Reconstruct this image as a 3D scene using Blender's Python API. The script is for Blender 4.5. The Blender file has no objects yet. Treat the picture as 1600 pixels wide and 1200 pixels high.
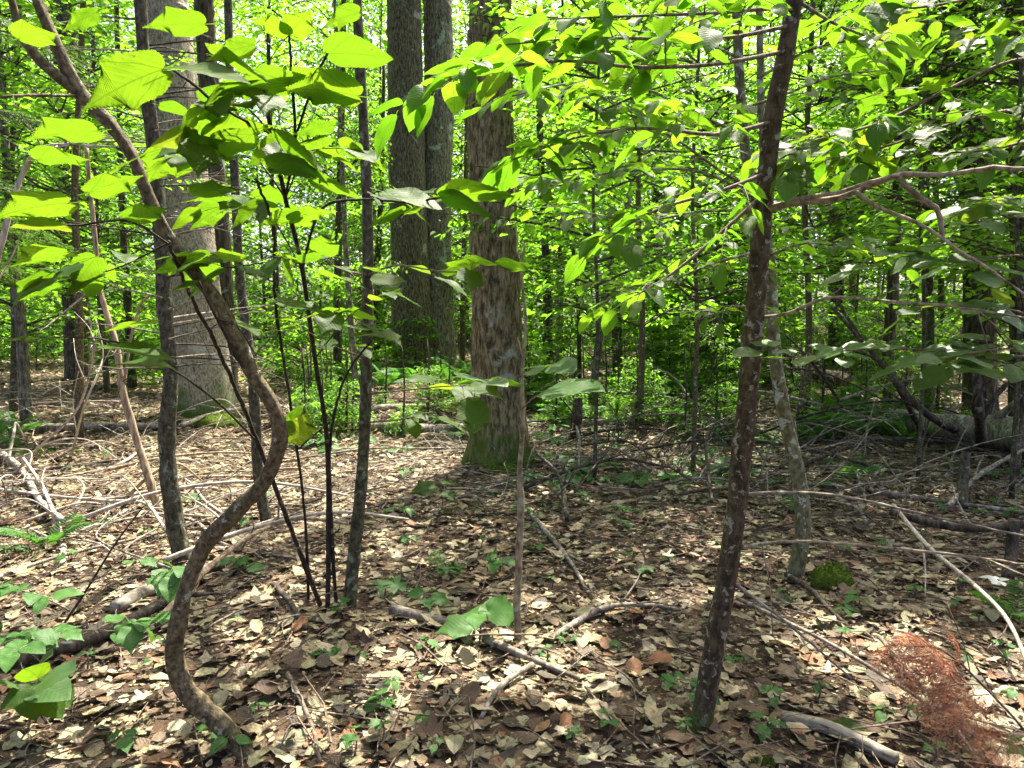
import bpy, math, random
import numpy as np
from mathutils import Vector, Matrix

random.seed(7)
rng = np.random.default_rng(7)
S = bpy.context.scene
COL = S.collection
R = math.radians

# ---------------------------------------------------------------- camera, sky, sun, exposure
CAM_Z, PITCH, F = 1.55, R(5.7), 1204.0
cam = bpy.data.cameras.new('camera')
cam.sensor_width = 36.0
cam.lens = 36.0 * F / 1600.0
cam.clip_start, cam.clip_end = 0.05, 1000.0
camo = bpy.data.objects.new('camera', cam)
camo.location = (0, 0, CAM_Z)
camo.rotation_euler = (R(90) - PITCH, 0, 0)
COL.objects.link(camo)
S.camera = camo

SUN_EL, SUN_AZ = R(60), R(24)            # azimuth measured from +Y towards +X
SUNV = Vector((math.sin(SUN_AZ) * math.cos(SUN_EL), math.cos(SUN_AZ) * math.cos(SUN_EL), math.sin(SUN_EL)))
world = bpy.data.worlds.new('World')
S.world = world
world.use_nodes = True
wn = world.node_tree
wn.nodes.clear()
sky = wn.nodes.new('ShaderNodeTexSky')
sky.sky_type = 'NISHITA'
sky.sun_disc = False
sky.sun_elevation = SUN_EL
sky.sun_rotation = SUN_AZ
sky.air_density, sky.dust_density, sky.ozone_density = 0.35, 5.0, 0.3
bg = wn.nodes.new('ShaderNodeBackground')
bg.inputs['Strength'].default_value = 0.15
wo = wn.nodes.new('ShaderNodeOutputWorld')
wn.links.new(sky.outputs[0], bg.inputs[0])
wn.links.new(bg.outputs[0], wo.inputs[0])

sun = bpy.data.lights.new('sun', 'SUN')
sun.energy = 4.6
sun.angle = R(0.53)
sun.color = (1.0, 0.93, 0.80)
suno = bpy.data.objects.new('sun', sun)
suno.rotation_euler = SUNV.to_track_quat('Z', 'Y').to_euler()
suno.location = (8, 16, 40)
COL.objects.link(suno)

S.view_settings.view_transform = 'Standard'
S.view_settings.look = 'None'
S.view_settings.gamma = 1.0
S.view_settings.exposure = 2.08
S.view_settings.use_curve_mapping = False
S.render.engine = 'CYCLES'
cy = S.cycles
cy.max_bounces, cy.diffuse_bounces, cy.glossy_bounces, cy.transmission_bounces = 8, 4, 2, 7
cy.caustics_reflective = cy.caustics_refractive = False
cy.sample_clamp_indirect = 4.0
cy.use_denoising = True
cy.use_adaptive_sampling = True
cy.adaptive_threshold = 0.035

# ---------------------------------------------------------------- noise and terrain
_PERM = np.random.default_rng(3).random(65536)
def _h(ix, iy, iz):
    return _PERM[(ix * 73856093 ^ iy * 19349663 ^ iz * 83492791) & 65535]
def vn3(x, y, z):
    x, y, z = np.broadcast_arrays(np.asarray(x, float), np.asarray(y, float), np.asarray(z, float))
    ix, iy, iz = np.floor(x).astype(np.int64), np.floor(y).astype(np.int64), np.floor(z).astype(np.int64)
    fx, fy, fz = x - ix, y - iy, z - iz
    fx, fy, fz = [f * f * (3 - 2 * f) for f in (fx, fy, fz)]
    out = 0
    for a in (0, 1):
        for b in (0, 1):
            for c in (0, 1):
                out = out + _h(ix + a, iy + b, iz + c) * (fx if a else 1 - fx) * (fy if b else 1 - fy) * (fz if c else 1 - fz)
    return out
def vn(x, y): return vn3(x, y, 0.37)
def sst(a, b, x):
    t = np.clip((np.asarray(x, float) - a) / (b - a), 0, 1)
    return t * t * (3 - 2 * t)
def height(x, y):
    x, y = np.asarray(x, float), np.asarray(y, float)
    h = 0.16 * (vn(x * .35 + 9, y * .35) - .5) + 0.06 * (vn(x * 1.3, y * 1.3 + 4) - .5) + 0.025 * (vn(x * 4, y * 4) - .5)
    h = h + 1.15 * sst(12, 38, y) * sst(-2, 12, x)
    h = h + 0.12 * np.exp(-((x - .1) ** 2 + (y - 7.7) ** 2) / 1.2)
    h = h + 0.18 * np.exp(-((x + 4.4) ** 2 + (y - 10.6) ** 2) / 2.5)
    return h
_FW = Vector((0, math.cos(PITCH), -math.sin(PITCH)))
_UP = Vector((0, math.sin(PITCH), math.cos(PITCH)))
def ray(px, py):
    return Vector((1, 0, 0)) * ((px - 800) / F) + _UP * ((600 - py) / F) + _FW
def at(px, py, Y):
    d = ray(px, py)
    return Vector((0, 0, CAM_Z)) + d * (Y / d.y)
def gp(px, py):
    d = ray(px, py); z = 0.0
    for _ in range(14):
        t = min(70.0, (CAM_Z - z) / max(1e-3, -d.z)); z = .5 * z + .5 * float(height(d.x * t, d.y * t))
    return Vector((d.x * t, d.y * t, float(height(d.x * t, d.y * t))))
def ground(x, y, dz=0): return Vector((x, y, float(height(x, y)) + dz))

# ---------------------------------------------------------------- mesh helpers
def mesh_np(name, V, T, mat=None, UV=None, smooth=False):
    V = np.asarray(V, np.float32); T = np.asarray(T, np.int32)
    k = T.shape[1]; m = bpy.data.meshes.new(name)
    m.vertices.add(len(V)); m.vertices.foreach_set('co', V.ravel())
    m.loops.add(T.size); m.loops.foreach_set('vertex_index', T.ravel())
    m.polygons.add(len(T)); m.polygons.foreach_set('loop_start', np.arange(0, T.size, k, dtype=np.int32))
    if UV is not None:
        u = m.uv_layers.new(name='UVMap')
        u.data.foreach_set('uv', np.asarray(UV, np.float32)[T.ravel()].ravel())
    if smooth: m.polygons.foreach_set('use_smooth', np.ones(len(T), bool))
    m.update(calc_edges=True)
    if mat: m.materials.append(mat)
    return m
def link(name, data, parent=None, loc=None):
    o = bpy.data.objects.new(name, data); COL.objects.link(o)
    if parent: o.parent = parent
    if loc is not None: o.location = loc
    return o
def tag(o, label, cat, group=None):
    o['label'] = label; o['category'] = cat
    if group: o['group'] = group
    return o
def thing(name, label, cat, loc, group=None):
    o = link(name, None, None, loc); o.empty_display_size = .1
    return tag(o, label, cat, group)
def kind(o, k): o['kind'] = k; return o

def smooth_path(pts, n):
    P = np.array([list(p) for p in pts], float)
    if len(P) == 2:
        t = np.linspace(0, 1, n)[:, None]; return P[0] * (1 - t) + P[1] * t
    Q = np.vstack([2 * P[0] - P[1], P, 2 * P[-1] - P[-2]])
    out = []
    for u in np.linspace(0, len(P) - 1, n):
        i = min(int(u), len(P) - 2); t = u - i
        a, b, c, d = Q[i], Q[i + 1], Q[i + 2], Q[i + 3]
        out.append(.5 * ((2 * b) + (c - a) * t + (2 * a - 5 * b + 4 * c - d) * t * t + (3 * b - a - 3 * c + d) * t ** 3))
    return np.array(out)
def tube_np(C, rad, sides, disp=None, cap=True):
    """C (n,3) centre line, rad (n,) radii. disp(theta, s, rad) -> radial offset in metres."""
    C = np.asarray(C, float); n = len(C); rad = np.broadcast_to(np.asarray(rad, float), (n,))
    T = np.gradient(C, axis=0); T /= np.linalg.norm(T, axis=1)[:, None] + 1e-9
    ref = np.array([0.0, 1.0, 0.0]) if abs(T[:, 1]).mean() < .8 else np.array([1.0, 0, 0])
    A = np.cross(T, ref); A /= np.linalg.norm(A, axis=1)[:, None] + 1e-9
    B = np.cross(A, T)
    th = np.linspace(0, 2 * math.pi, sides, endpoint=False)
    s = np.concatenate([[0], np.cumsum(np.linalg.norm(np.diff(C, axis=0), axis=1))])
    rr = np.repeat(rad[:, None], sides, 1)
    if disp is not None: rr = rr + disp(th[None, :], s[:, None], rad[:, None])
    V = C[:, None] + rr[:, :, None] * (np.cos(th)[None, :, None] * A[:, None] + np.sin(th)[None, :, None] * B[:, None])
    V = V.reshape(-1, 3)
    i = np.arange(n - 1)[:, None] * sides; j = np.arange(sides)[None]; j2 = (j + 1) % sides
    a, b, c, d = i + j, i + j2, i + sides + j2, i + sides + j
    Tt = np.concatenate([np.stack([a, b, c], -1).reshape(-1, 3), np.stack([a, c, d], -1).reshape(-1, 3)])
    if cap:
        V = np.vstack([V, C[0], C[-1]]); k = len(V)
        j = np.arange(sides); j2 = (j + 1) % sides
        Tt = np.concatenate([Tt, np.stack([j2, j, np.full(sides, k - 2)], -1), np.stack([(n - 1) * sides + j, (n - 1) * sides + j2, np.full(sides, k - 1)], -1)])
    return V, Tt
def join(parts):
    V, T, o = [], [], 0
    for v, t in parts:
        V.append(v); T.append(np.asarray(t) + o); o += len(v)
    return np.vstack(V), np.vstack(T)
def rough(amp, ks=9.0, seed=0.0):
    def f(th, s, r):
        return amp * r * .8 * (vn3(seed, seed * .3, s * ks * .45) - .5) + amp * r * .5 * (vn3(np.cos(th) * 4 + seed, np.sin(th) * 4, s * ks * 3.5) - .5) + amp * r * (vn3(np.cos(th) * 1.6 + seed, np.sin(th) * 1.6 + seed * .7, s * ks) - .5) * 2
    return f
def furrow(amp, k=26.0, kz=4.2, flare=0.0, lobes=5, ph=0.0):
    def f(th, s, r):
        x, y = np.cos(th) * r, np.sin(th) * r
        wob = .35 * (vn3(x * 3, y * 3, s * 1.1) - .5)
        a = vn3((x + wob * .12) * k, (y + wob * .12) * k, s * kz)
        b = vn3(x * k * 2.3 + 7, y * k * 2.3, s * kz * 3.1)
        o = amp * (np.abs(a - .5) * 2.6 - .55) + amp * .45 * (b - .5)
        o = o + r * .10 * (vn3(x * 2.5 / np.maximum(r, .05) * .3 + 3, y * 2.5 / np.maximum(r, .05) * .3, s * .6) - .5)
        if flare:
            o = o + r * flare * np.exp(-s / .22) * (.55 + .45 * np.cos(th * lobes + ph)) + r * .25 * np.exp(-s / .8) * .5
        return o
    return f

# ---------------------------------------------------------------- materials
class NT:
    def __init__(self, name):
        self.m = bpy.data.materials.new(name); self.m.use_nodes = True
        self.t = self.m.node_tree; self.t.nodes.clear()
        self.out = self.t.nodes.new('ShaderNodeOutputMaterial')
    def n(self, typ, **kw):
        o = self.t.nodes.new(typ)
        for k, v in kw.items():
            if k.startswith('i_'):
                o.inputs[int(k[2:]) if k[2:].isdigit() else k[2:].replace('_', ' ')].default_value = v
            else: setattr(o, k, v)
        return o
    def l(self, a, b): self.t.links.new(a, b)
    def math(self, op, a, b=None, c=None, clamp=False):
        o = self.n('ShaderNodeMath', operation=op, use_clamp=clamp)
        for i, v in enumerate((a, b, c)):
            if v is None: continue
            if hasattr(v, 'is_linked'): self.l(v, o.inputs[i])
            else: o.inputs[i].default_value = v
        return o.outputs[0]
    def mix(self, f, a, b, mode='MIX'):
        o = self.n('ShaderNodeMix', data_type='RGBA', blend_type=mode)
        for i, v in ((0, f), (6, a), (7, b)):
            if hasattr(v, 'is_linked'): self.l(v, o.inputs[i])
            elif i == 0: o.inputs[0].default_value = v
            else: o.inputs[i].default_value = (*v, 1)
        return o.outputs[2]
    def ramp(self, fac, stops, interp='LINEAR'):
        o = self.n('ShaderNodeValToRGB'); r = o.color_ramp; r.interpolation = interp
        while len(r.elements) < len(stops): r.elements.new(.5)
        for e, (p, c) in zip(r.elements, stops):
            e.position = p; e.color = (*c, 1) if len(c) == 3 else c
        self.l(fac, o.inputs[0]); return o.outputs[0]
    def noise(self, vec, scale, detail=3, rough=.55, dist=0):
        o = self.n('ShaderNodeTexNoise'); o.inputs['Scale'].default_value = scale
        o.inputs['Detail'].default_value = detail; o.inputs['Roughness'].default_value = rough
        o.inputs['Distortion'].default_value = dist
        if vec is not None: self.l(vec, o.inputs['Vector'])
        return o.outputs[0]
    def coord(self, scale=(1, 1, 1), which='Object', rnd=False):
        c = self.n('ShaderNodeTexCoord'); mp = self.n('ShaderNodeMapping')
        mp.inputs['Scale'].default_value = scale
        self.l(c.outputs[which], mp.inputs[0])
        if rnd:
            oi = self.n('ShaderNodeObjectInfo'); cb = self.n('ShaderNodeCombineXYZ')
            v = self.math('MULTIPLY', oi.outputs['Random'], 37.0)
            for i in range(3): self.l(v, cb.inputs[i])
            self.l(cb.outputs[0], mp.inputs['Location'])
        return mp.outputs[0]
    def rnd(self):
        oi = self.n('ShaderNodeObjectInfo'); g = self.n('ShaderNodeNewGeometry')
        a = self.math('ADD', oi.outputs['Random'], g.outputs['Random Per Island'])
        return self.math('FRACT', a), oi.outputs['Random'], g

def leaf_material(name, dark, light, tdark, tlight, trans=.5, rough=.42, veins=8.0, spec=.45, bump=.10, palmate=False):
    t = NT(name); r, obr, g = t.rnd()
    uv = t.n('ShaderNodeUVMap'); sep = t.n('ShaderNodeSeparateXYZ'); t.l(uv.outputs[0], sep.inputs[0])
    ax = t.math('ABSOLUTE', sep.outputs[0]); y = sep.outputs[1]
    vn_ = t.math('FRACT', t.math('MULTIPLY', t.math('SUBTRACT', y, t.math('MULTIPLY', ax, .9)), veins))
    side = t.math('LESS_THAN', t.math('ABSOLUTE', t.math('SUBTRACT', vn_, .5)), .07)
    mid = t.math('LESS_THAN', ax, .013)
    palm = t.math('LESS_THAN', t.math('ABSOLUTE', t.math('SUBTRACT', ax, t.math('MULTIPLY', y, .72))), .011) if palmate else mid
    vein = t.math('MAXIMUM', t.math('MULTIPLY', side, .6), t.math('MAXIMUM', mid, palm))
    dome = t.math('SINE', t.math('MULTIPLY', vn_, math.pi))
    nz = t.noise(t.coord((1, 1, 1), 'UV'), 5, 3)
    base = t.mix(r, dark, light)
    base = t.mix(t.math('MULTIPLY', nz, .5), base, light)
    base = t.mix(t.math('MULTIPLY', vein, .3), base, tuple(min(1, c * 1.8 + .02) for c in light))
    tc = t.mix(r, tdark, tlight)
    tc = t.mix(t.math('MULTIPLY', t.math('GREATER_THAN', r, .93), .5), tc, (.26, .25, .02))
    tc = t.mix(t.math('MULTIPLY', nz, .45), tc, tuple(.55 * c for c in tdark))
    tc = t.mix(t.math('MULTIPLY', vein, .6), tc, tuple(c * .5 for c in tdark))
    oi2 = t.n('ShaderNodeTexCoord'); sp = t.math('GREATER_THAN', t.noise(oi2.outputs['Object'], 7.5, 2), .70)
    base = t.mix(t.math('MULTIPLY', sp, .8), base, (.10, .065, .02)); tc = t.mix(t.math('MULTIPLY', sp, .8), tc, (.10, .07, .01))
    p = t.n('ShaderNodeBsdfPrincipled'); t.l(base, p.inputs['Base Color'])
    p.inputs['Roughness'].default_value = rough; p.inputs['Specular IOR Level'].default_value = spec
    bp = t.n('ShaderNodeBump'); bp.inputs['Strength'].default_value = bump; bp.inputs['Distance'].default_value = .004
    t.l(t.math('ADD', dome, t.math('MULTIPLY', nz, .6)), bp.inputs['Height']); t.l(bp.outputs[0], p.inputs['Normal'])
    tr = t.n('ShaderNodeBsdfTranslucent'); t.l(tc, tr.inputs['Color']); t.l(bp.outputs[0], tr.inputs['Normal'])
    mx = t.n('ShaderNodeMixShader'); mx.inputs[0].default_value = trans
    t.l(p.outputs[0], mx.inputs[1]); t.l(tr.outputs[0], mx.inputs[2]); t.l(mx.outputs[0], t.out.inputs[0])
    return t.m
def plain_leaf_material(name, dark, light, tdark, tlight, trans=.5, rough=.5, spec=.3):
    t = NT(name); r, obr, g = t.rnd()
    oc = t.math('MULTIPLY', obr, .35)
    base = t.mix(r, dark, light); tc = t.mix(t.math('ADD', t.math('MULTIPLY', r, .65), oc), tdark, tlight)
    p = t.n('ShaderNodeBsdfPrincipled'); t.l(base, p.inputs['Base Color'])
    p.inputs['Roughness'].default_value = rough; p.inputs['Specular IOR Level'].default_value = spec
    tr = t.n('ShaderNodeBsdfTranslucent'); t.l(tc, tr.inputs['Color'])
    mx = t.n('ShaderNodeMixShader'); mx.inputs[0].default_value = trans
    t.l(p.outputs[0], mx.inputs[1]); t.l(tr.outputs[0], mx.inputs[2]); t.l(mx.outputs[0], t.out.inputs[0])
    return t.m
def bark_material(name, c1, c2, c3, stretch=.22, scale=30, bump=.6, lichen=0.0, lichen_col=(.42, .46, .40), lscale=6, moss=0.0, moss_col=(.06, .10, .012), dist=.012, band=0.0):
    t = NT(name)
    v = t.coord((1, 1, stretch), rnd=True); v1 = t.coord((1, 1, 1), rnd=True)
    n1 = t.noise(v, scale, 5, .65, .3); n2 = t.noise(v1, 4, 3); n3 = t.noise(v, scale * 3.3, 3)
    col = t.ramp(n1, [(.37, c1), (.5, c2), (.63, c3)])
    col = t.mix(t.math('MULTIPLY', n2, .35), col, tuple(.5 * a + .35 * b for a, b in zip(c1, c2)))
    if band:
        vb = t.coord((.6, .6, 9), rnd=True)
        col = t.mix(t.math('MULTIPLY', t.math('GREATER_THAN', t.noise(vb, 3, 2), .57), band), col, c3)
    if lichen:
        ln = t.noise(v1, lscale, 4, .6, .4)
        f = t.n('ShaderNodeMapRange'); f.inputs[1].default_value = .66 - .2 * lichen; f.inputs[2].default_value = .70 - .2 * lichen
        t.l(ln, f.inputs[0])
        brk = t.math('GREATER_THAN', t.noise(v1, lscale * 9, 2), .40)
        col = t.mix(t.math('MULTIPLY', f.outputs[0], t.math('MULTIPLY_ADD', brk, .65, .3)), col, lichen_col)
    if moss:
        co = t.n('ShaderNodeTexCoord'); sp = t.n('ShaderNodeSeparateXYZ'); t.l(co.outputs['Object'], sp.inputs[0])
        f = t.n('ShaderNodeMapRange'); f.inputs[1].default_value = moss; f.inputs[2].default_value = moss * .2
        t.l(t.math('ADD', sp.outputs[2], t.math('MULTIPLY', t.math('SUBTRACT', n2, .5), moss * 2.6)), f.inputs[0])
        mc = t.mix(n3, tuple(c * .5 for c in moss_col), tuple(c * 1.7 for c in moss_col))
        col = t.mix(f.outputs[0], col, mc)
    p = t.n('ShaderNodeBsdfPrincipled'); t.l(col, p.inputs['Base Color'])
    p.inputs['Roughness'].default_value = .85; p.inputs['Specular IOR Level'].default_value = .2
    bp = t.n('ShaderNodeBump'); bp.inputs['Strength'].default_value = bump; bp.inputs['Distance'].default_value = dist
    t.l(t.math('ADD', n1, t.math('MULTIPLY', n3, .4)), bp.inputs['Height']); t.l(bp.outputs[0], p.inputs['Normal'])
    t.l(p.outputs[0], t.out.inputs[0])
    return t.m
LIT = [(0, (.345, .27, .15)), (.12, (.33, .30, .165)), (.25, (.155, .105, .06)), (.37, (.06, .045, .029)), (.49, (.26, .135, .07)),
       (.57, (.26, .225, .155)), (.69, (.45, .375, .24)), (.77, (.11, .075, .045)), (.89, (.29, .25, .135))]
def litter_material(name, stops, interp='CONSTANT'):
    t = NT(name); r, obr, g = t.rnd()
    col = t.ramp(r, stops, interp)
    uv = t.n('ShaderNodeUVMap'); sep = t.n('ShaderNodeSeparateXYZ'); t.l(uv.outputs[0], sep.inputs[0])
    ax = t.math('ABSOLUTE', sep.outputs[0])
    vf = t.math('FRACT', t.math('MULTIPLY', t.math('SUBTRACT', sep.outputs[1], t.math('MULTIPLY', ax, .9)), 7.0))
    vein = t.math('MAXIMUM', t.math('LESS_THAN', t.math('ABSOLUTE', t.math('SUBTRACT', vf, .5)), .06), t.math('LESS_THAN', ax, .014))
    nz = t.noise(t.coord((1, 1, 1), 'Object'), 60, 4, .65); n2 = t.noise(t.coord((1, 1, 1), 'Object'), 11, 2)
    col = t.mix(t.math('MULTIPLY', vein, .35), col, (.10, .06, .035))
    sh = t.n('ShaderNodeMapRange'); sh.inputs[1].default_value = .3; sh.inputs[2].default_value = .7; sh.inputs[3].default_value = .55; sh.inputs[4].default_value = 1.25
    t.l(nz, sh.inputs[0]); g2 = t.n('ShaderNodeCombineColor')
    for i in range(3): t.l(sh.outputs[0], g2.inputs[i])
    col = t.mix(1.0, col, g2.outputs[0], 'MULTIPLY')
    p = t.n('ShaderNodeBsdfPrincipled'); t.l(col, p.inputs['Base Color'])
    p.inputs['Roughness'].default_value = .62; p.inputs['Specular IOR Level'].default_value = .3
    bp = t.n('ShaderNodeBump'); bp.inputs['Strength'].default_value = .3; bp.inputs['Distance'].default_value = .004
    t.l(t.math('ADD', t.math('SINE', t.math('MULTIPLY', vf, math.pi)), nz), bp.inputs['Height']); t.l(bp.outputs[0], p.inputs['Normal'])
    tr = t.n('ShaderNodeBsdfTranslucent'); t.l(col, tr.inputs['Color'])
    mx = t.n('ShaderNodeMixShader'); mx.inputs[0].default_value = .15
    t.l(p.outputs[0], mx.inputs[1]); t.l(tr.outputs[0], mx.inputs[2]); t.l(mx.outputs[0], t.out.inputs[0])
    return t.m
def soil_material():
    t = NT('forest_soil'); v = t.coord((1, 1, 1))
    vo = t.n('ShaderNodeTexVoronoi'); vo.inputs['Scale'].default_value = 11; vo.inputs['Randomness'].default_value = 1
    wv = t.n('ShaderNodeVectorMath', operation='ADD'); t.l(v, wv.inputs[0])
    nn = t.n('ShaderNodeTexNoise'); nn.inputs['Scale'].default_value = 14; t.l(v, nn.inputs['Vector'])
    sc = t.n('ShaderNodeVectorMath', operation='SCALE'); sc.inputs['Scale'].default_value = .12; t.l(nn.outputs[1], sc.inputs[0]); t.l(sc.outputs[0], wv.inputs[1])
    t.l(wv.outputs[0], vo.inputs['Vector'])
    s = t.n('ShaderNodeSeparateColor'); t.l(vo.outputs['Color'], s.inputs[0])
    c = t.ramp(s.outputs[0], [(0, (.05, .035, .025)), (.35, (.12, .078, .05)), (.55, (.21, .15, .095)), (.7, (.08, .055, .038)), (.85, (.27, .21, .135))], 'CONSTANT')
    n1 = t.noise(v, 2.2, 4); n2 = t.noise(v, 50, 4, .7)
    c = t.mix(t.math('MULTIPLY', n2, .8), c, (.03, .021, .015))
    p = t.n('ShaderNodeBsdfPrincipled'); t.l(c, p.inputs['Base Color']); p.inputs['Roughness'].default_value = .95; p.inputs['Specular IOR Level'].default_value = .1
    bp = t.n('ShaderNodeBump'); bp.inputs['Strength'].default_value = .8; bp.inputs['Distance'].default_value = .03
    t.l(t.math('ADD', n2, vo.outputs['Distance']), bp.inputs['Height']); t.l(bp.outputs[0], p.inputs['Normal'])
    t.l(p.outputs[0], t.out.inputs[0]); return t.m
def moss_material():
    t = NT('moss'); v = t.coord((1, 1, 1)); g = t.rnd()[0]
    n = t.noise(v, 45, 4, .7); n2 = t.noise(v, 8, 3)
    c = t.ramp(n, [(.25, (.02, .04, .004)), (.5, (.075, .13, .012)), (.75, (.17, .24, .025))])
    c = t.mix(t.math('MULTIPLY', g, .4), c, (.10, .16, .02)); c = t.mix(t.math('MULTIPLY', n2, .35), c, (.06, .05, .015))
    p = t.n('ShaderNodeBsdfPrincipled'); t.l(c, p.inputs['Base Color']); p.inputs['Roughness'].default_value = .95; p.inputs['Specular IOR Level'].default_value = .1
    bp = t.n('ShaderNodeBump'); bp.inputs['Strength'].default_value = 1; bp.inputs['Distance'].default_value = .012
    t.l(n, bp.inputs['Height']); t.l(bp.outputs[0], p.inputs['Normal']); t.l(p.outputs[0], t.out.inputs[0]); return t.m

M = {}
M['soil'] = soil_material()
M['moss'] = moss_material()
M['moose'] = leaf_material('broad_leaf', (.035, .085, .012), (.06, .125, .02), (.105, .235, .007), (.18, .31, .010), .62, .52, 9.0, .25, palmate=True)
M['beech'] = leaf_material('beech_leaf', (.035, .09, .014), (.06, .13, .02), (.13, .33, .010), (.23, .44, .014), .64, .5, 11.0, .22)
M['glossy'] = leaf_material('glossy_leaf', (.045, .105, .028), (.07, .145, .04), (.10, .24, .012), (.18, .34, .016), .46, .45, 8.0, .42)
M['herb'] = leaf_material('herb_leaf', (.035, .10, .02), (.06, .15, .03), (.08, .25, .02), (.16, .36, .03), .35, .55, 7.0, .25)
M['pale'] = leaf_material('pale_leaf', (.45, .48, .42), (.55, .58, .50), (.3, .35, .2), (.35, .4, .25), .2, .5, 6.0)
M['far'] = plain_leaf_material('crown_leaf', (.045, .11, .016), (.075, .165, .022), (.15, .40, .016), (.28, .54, .024), .62)
M['dist'] = plain_leaf_material('distant_leaf', (.055, .13, .018), (.085, .18, .025), (.18, .44, .018), (.30, .57, .028), .62)
M['needle'] = plain_leaf_material('conifer_needle', (.025, .065, .018), (.055, .11, .028), (.06, .15, .015), (.12, .24, .02), .4)
M['fern'] = plain_leaf_material('fern_leaf', (.03, .10, .02), (.06, .15, .03), (.08, .26, .02), (.14, .34, .03), .4)
M['orange'] = plain_leaf_material('dead_needle', (.44, .15, .06), (.62, .30, .16), (.4, .13, .04), (.55, .22, .08), .35)
M['bark_grey'] = bark_material('grey_maple_bark', (.040, .034, .024), (.17, .15, .112), (.32, .29, .22), .3, 34, 1.0, .28, (.33, .37, .30), 2.2)
M['bark_olive'] = bark_material('olive_maple_bark', (.030, .025, .011), (.155, .132, .066), (.31, .27, .145), .3, 34, 1.0, .22, (.30, .34, .26), 1.6, .38)
M['bark_pale'] = bark_material('pale_bark', (.09, .077, .055), (.29, .255, .19), (.43, .385, .30), .5, 46, 1.0, .35, (.38, .40, .36), 4, .35)
M['bark_dark'] = bark_material('dark_bark', (.016, .013, .008), (.075, .062, .041), (.16, .135, .092), .2, 28, .9, .12, (.2, .22, .18), 3)
M['bark_mid'] = bark_material('brown_grey_bark', (.025, .02, .013), (.11, .093, .062), (.22, .19, .13), .3, 34, 1.0, .2, (.28, .30, .24), 2)
M['bark_sap'] = bark_material('sapling_bark', (.042, .032, .018), (.112, .087, .048), (.20, .163, .10), .8, 60, .9, .22, (.30, .32, .25), 18, 0, (.06, .1, .01), .004)
M['bark_spot'] = bark_material('spotted_sapling_bark', (.026, .019, .011), (.066, .049, .028), (.125, .096, .058), .5, 45, .7, .42, (.28, .255, .20), 30, .10, (.05, .075, .012), .004, .2)
M['bark_green'] = bark_material('greenish_sapling_bark', (.06, .06, .03), (.13, .125, .065), (.22, .21, .13), .5, 40, .5, .55, (.36, .40, .33), 14, 0, (.06, .1, .01), .004)
M['bark_black'] = bark_material('shrub_bark', (.014, .011, .010), (.035, .026, .022), (.07, .055, .045), .4, 60, .5, .12, (.2, .2, .18), 20, 0, (.06, .1, .01), .003)
M['bark_fir'] = bark_material('fir_bark', (.026, .024, .014), (.072, .066, .041), (.135, .128, .084), .6, 45, .8, .3, (.2, .24, .17), 16, 0, (.05, .08, .012), .006)
M['peeled'] = bark_material('peeled_wood', (.13, .09, .055), (.30, .22, .145), (.46, .37, .26), .25, 40, .4, 0, (.3, .3, .3), 9, 0, (.06, .1, .01), .003)
M['deadwood'] = bark_material('weathered_deadwood', (.08, .065, .05), (.20, .17, .135), (.36, .32, .265), .25, 30, .6, .2, (.36, .38, .33), 10, 0, (.06, .1, .01), .004)
M['deadpale'] = bark_material('bleached_deadwood', (.20, .165, .13), (.38, .33, .27), (.52, .46, .39), .25, 30, .5, 0, (.36, .38, .33), 10, 0, (.06, .1, .01), .003)
M['deaddark'] = bark_material('dark_deadwood', (.018, .014, .011), (.06, .048, .036), (.13, .105, .08), .25, 34, .7, .15, (.2, .22, .18), 10, 0, (.06, .1, .01), .005)
M['birch'] = bark_material('birch_bark', (.04, .032, .025), (.20, .175, .135), (.36, .33, .265), 1, 14, .5, .3, (.12, .10, .08), 9, 0, (.06, .1, .01), .004, .5)
M['drystem'] = bark_material('dry_stem_bark', (.10, .075, .05), (.27, .21, .145), (.43, .355, .26), .5, 40, .7, .2, (.30, .32, .26), 14, 0, (.06, .1, .01), .004)
M['twig'] = bark_material('twig_bark', (.06, .045, .034), (.15, .11, .08), (.26, .20, .15), .5, 60, .3, 0)
M['litter'] = litter_material('leaf_litter', LIT)
M['l_tan'] = litter_material('tan_fallen_leaf', [(0, (.26, .195, .115)), (.5, (.34, .275, .175)), (1, (.42, .355, .25))], 'LINEAR')
M['l_olive'] = litter_material('olive_fallen_leaf', [(0, (.20, .18, .10)), (.5, (.27, .25, .15)), (1, (.34, .32, .20))], 'LINEAR')
M['l_brown'] = litter_material('brown_fallen_leaf', [(0, (.07, .043, .026)), (.5, (.12, .075, .045)), (1, (.17, .105, .06))], 'LINEAR')
M['l_red'] = litter_material('rust_fallen_leaf', [(0, (.24, .095, .045)), (.5, (.30, .14, .07)), (1, (.36, .18, .085))], 'LINEAR')

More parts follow.
